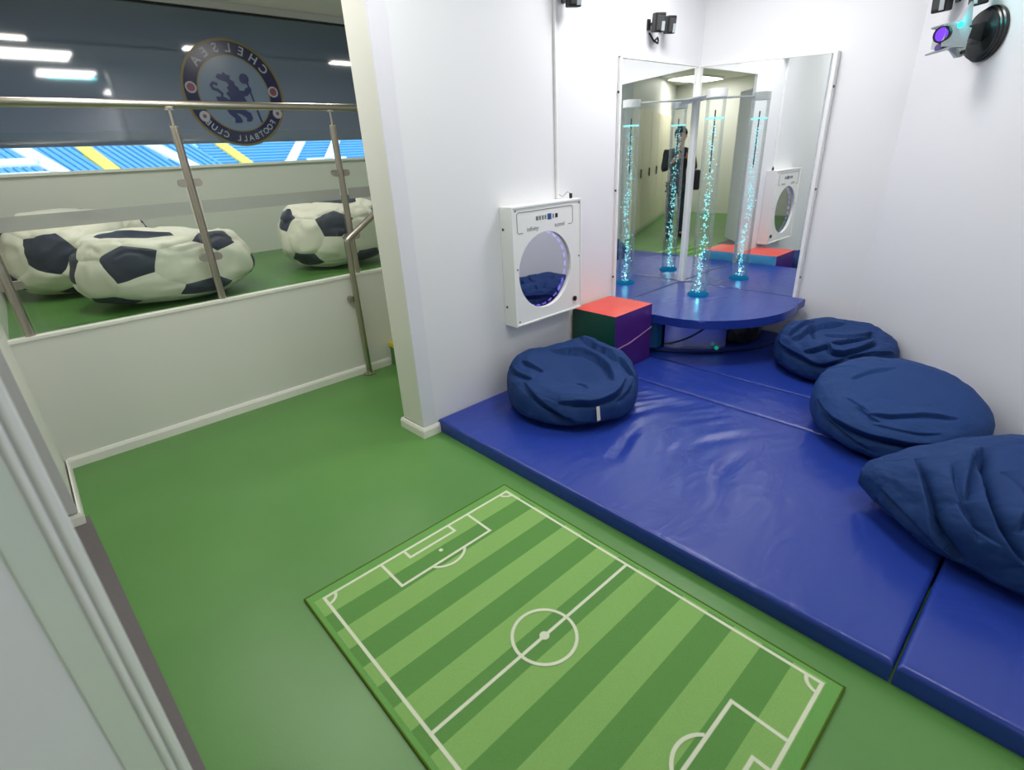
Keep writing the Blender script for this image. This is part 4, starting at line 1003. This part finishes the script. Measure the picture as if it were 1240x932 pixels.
# ================================================================== photographer (seen only in the mirrors)
def person():
    base = Vector((-.30, -.40, 0)); fw = Vector((.72, .69, 0)).normalized(); rt = Vector((fw.y, -fw.x, 0))
    def P(r, f, z): return base+rt*r+fw*f+Vector((0, 0, z))
    t = thing('person', 'person in dark clothes holding up a phone, seen in the mirrors', 'person', tuple(base))
    mat('skin_tone', (196, 140, 112), .55); mat('dark_jacket', (44, 46, 54), .8); mat('dark_trousers', (36, 40, 52), .8); mat('hair_dark', (44, 34, 28), .7)
    def skin(name, nodes, edges, m, root=0, lev=2):
        me = bpy.data.meshes.new(name); org = ORG[t.name]
        me.from_pydata([tuple(P(*n_[:3])-org) for n_ in nodes], edges, []); me.materials.append(MATS[m])
        o = bpy.data.objects.new(name, me); fin(o, t, org)
        md = o.modifiers.new('skin', 'SKIN'); md.use_smooth_shade = True
        for i, n_ in enumerate(nodes):
            me.skin_vertices[0].data[i].radius = (n_[3], n_[4] if len(n_) > 4 else n_[3])
        me.skin_vertices[0].data[root].use_root = True
        sb = o.modifiers.new('sub', 'SUBSURF'); sb.levels = lev; sb.render_levels = lev
        return o
    # body: pelvis, spine, neck, head, legs, arms with hands raised to the chest
    N = [(0, 0, .92, .10, .075), (0, .0, 1.12, .10, .075), (0, 0, 1.32, .15, .10), (0, .0, 1.44, .06), (0, .02, 1.52, .055), (0, .03, 1.60, .085, .095), (0, .02, 1.69, .075, .085)]
    E_ = [(0, 1), (1, 2), (2, 3), (3, 4), (4, 5), (5, 6)]
    for s_ in (-1, 1):
        k = len(N); N += [(s_*.09, 0, .86, .065), (s_*.10, .02, .48, .050), (s_*.10, -.01, .10, .032), (s_*.11, .10, .045, .020)]
        E_ += [(0, k), (k, k+1), (k+1, k+2), (k+2, k+3)]
        k = len(N); N += [(s_*.19, 0, 1.38, .055), (s_*.25, .03, 1.12, .044), (s_*.13, .20, 1.27, .030), (s_*.085, .245, 1.325, .034)]
        E_ += [(2, k), (k, k+1), (k+1, k+2), (k+2, k+3)]
        for j in range(4):
            q = len(N); x = s_*(.085-.020*j); L = (.055, .062, .06, .048)[j]
            N += [(s_*.078-s_*.012*j, .262, 1.335-.016*j+.02, .009), (s_*(.05-.004*j), .285, 1.352-.018*j+.01, .008), (s_*(.02-.002*j), .275, 1.356-.018*j, .007)]
            E_ += [(k+3, q), (q, q+1), (q+1, q+2)]
        q = len(N); N += [(s_*.07, .235, 1.355, .010), (s_*.045, .25, 1.382, .009)]; E_ += [(k+3, q), (q, q+1)]
    skin('body', N, E_, 'skin_tone')
    J = [(0, 0, .78, .175, .14), (0, 0, .92, .170, .135), (0, 0, 1.12, .15, .115), (0, 0, 1.33, .175, .12), (0, 0, 1.45, .085)]; JE = [(0, 1), (1, 2), (2, 3), (3, 4)]
    for s_ in (-1, 1):
        k = len(J); J += [(s_*.195, 0, 1.385, .072), (s_*.255, .03, 1.115, .060), (s_*.14, .19, 1.262, .042)]; JE += [(3, k), (k, k+1), (k+1, k+2)]
    skin('jacket', J, JE, 'dark_jacket', 1)
    T = [(0, 0, .92, .15, .12)]; TE = []
    for s_ in (-1, 1):
        k = len(T); T += [(s_*.092, 0, .84, .10), (s_*.10, .02, .48, .074), (s_*.10, -.01, .05, .060)]; TE += [(0, k), (k, k+1), (k+1, k+2)]
    skin('trousers', T, TE, 'dark_trousers', 0)
    for s_ in (-1, 1): skin('shoe', [(s_*.10, -.05, .045, .045), (s_*.105, .05, .042, .045), (s_*.115, .15, .034, .034)], [(0, 1), (1, 2)], 'black', 0)
    # hair cap and face
    def blob(name, c, r, sc, m, cut=None):
        bm = bmesh.new(); bmesh.ops.create_uvsphere(bm, u_segments=24, v_segments=16, radius=r)
        if cut: bmesh.ops.bisect_plane(bm, geom=bm.verts[:]+bm.edges[:]+bm.faces[:], plane_co=cut[0], plane_no=cut[1], clear_outer=True)
        for v in bm.verts: v.co = P(c[0]+v.co.x*sc[0], c[1]+v.co.y*sc[1], c[2]+v.co.z*sc[2])
        return bmobj(name, bm, m, t, True)
    blob('hair', (0, .012, 1.665), .112, (.92, 1.05, 1.05), 'hair_dark', ((0, .02, -.01), (0, .75, -.65)))
    blob('nose', (0, .132, 1.615), .016, (.8, 1.1, 1.4), 'skin_tone')
    for s_ in (-1, 1):
        blob('eye', (s_*.033, .118, 1.645), .011, (1, .8, .7), 'black'); blob('ear', (s_*.088, .02, 1.63), .03, (.35, .7, 1), 'skin_tone')
    blob('mouth', (0, .122, 1.57), .02, (1.1, .4, .3), 'crest_red')
    bag = thing('shoulder_bag', 'black shoulder bag on the hip of the person, seen in the mirror', 'bag', tuple(P(-.28, -.06, .78)))
    M = Matrix(((rt.x, fw.x, 0, base.x), (rt.y, fw.y, 0, base.y), (0, 0, 1, 0), (0, 0, 0, 1)))
    box('pouch', -.36, -.25, -.20, .10, .78, 1.10, 'black', bag, .03, 3, M=M)
    tube('strap', [P(-.27, -.05, 1.08), P(-.24, .0, 1.25), P(-.20, .02, 1.455), P(-.22, -.09, 1.44), P(-.27, -.12, 1.2), P(-.28, -.12, 1.08)], .012, 'black', bag, 8)
    ph = thing('phone', 'phone held up by the person, seen in the mirror', 'phone', tuple(P(0, .28, 1.33)))
    box('case', -.04, .04, .288, .297, 1.31, 1.46, 'black_shiny', ph, .003, M=M)
    box('screen', -.036, .036, .2865, .2885, 1.316, 1.454, 'dark_grey', ph, .001, M=M)
person()
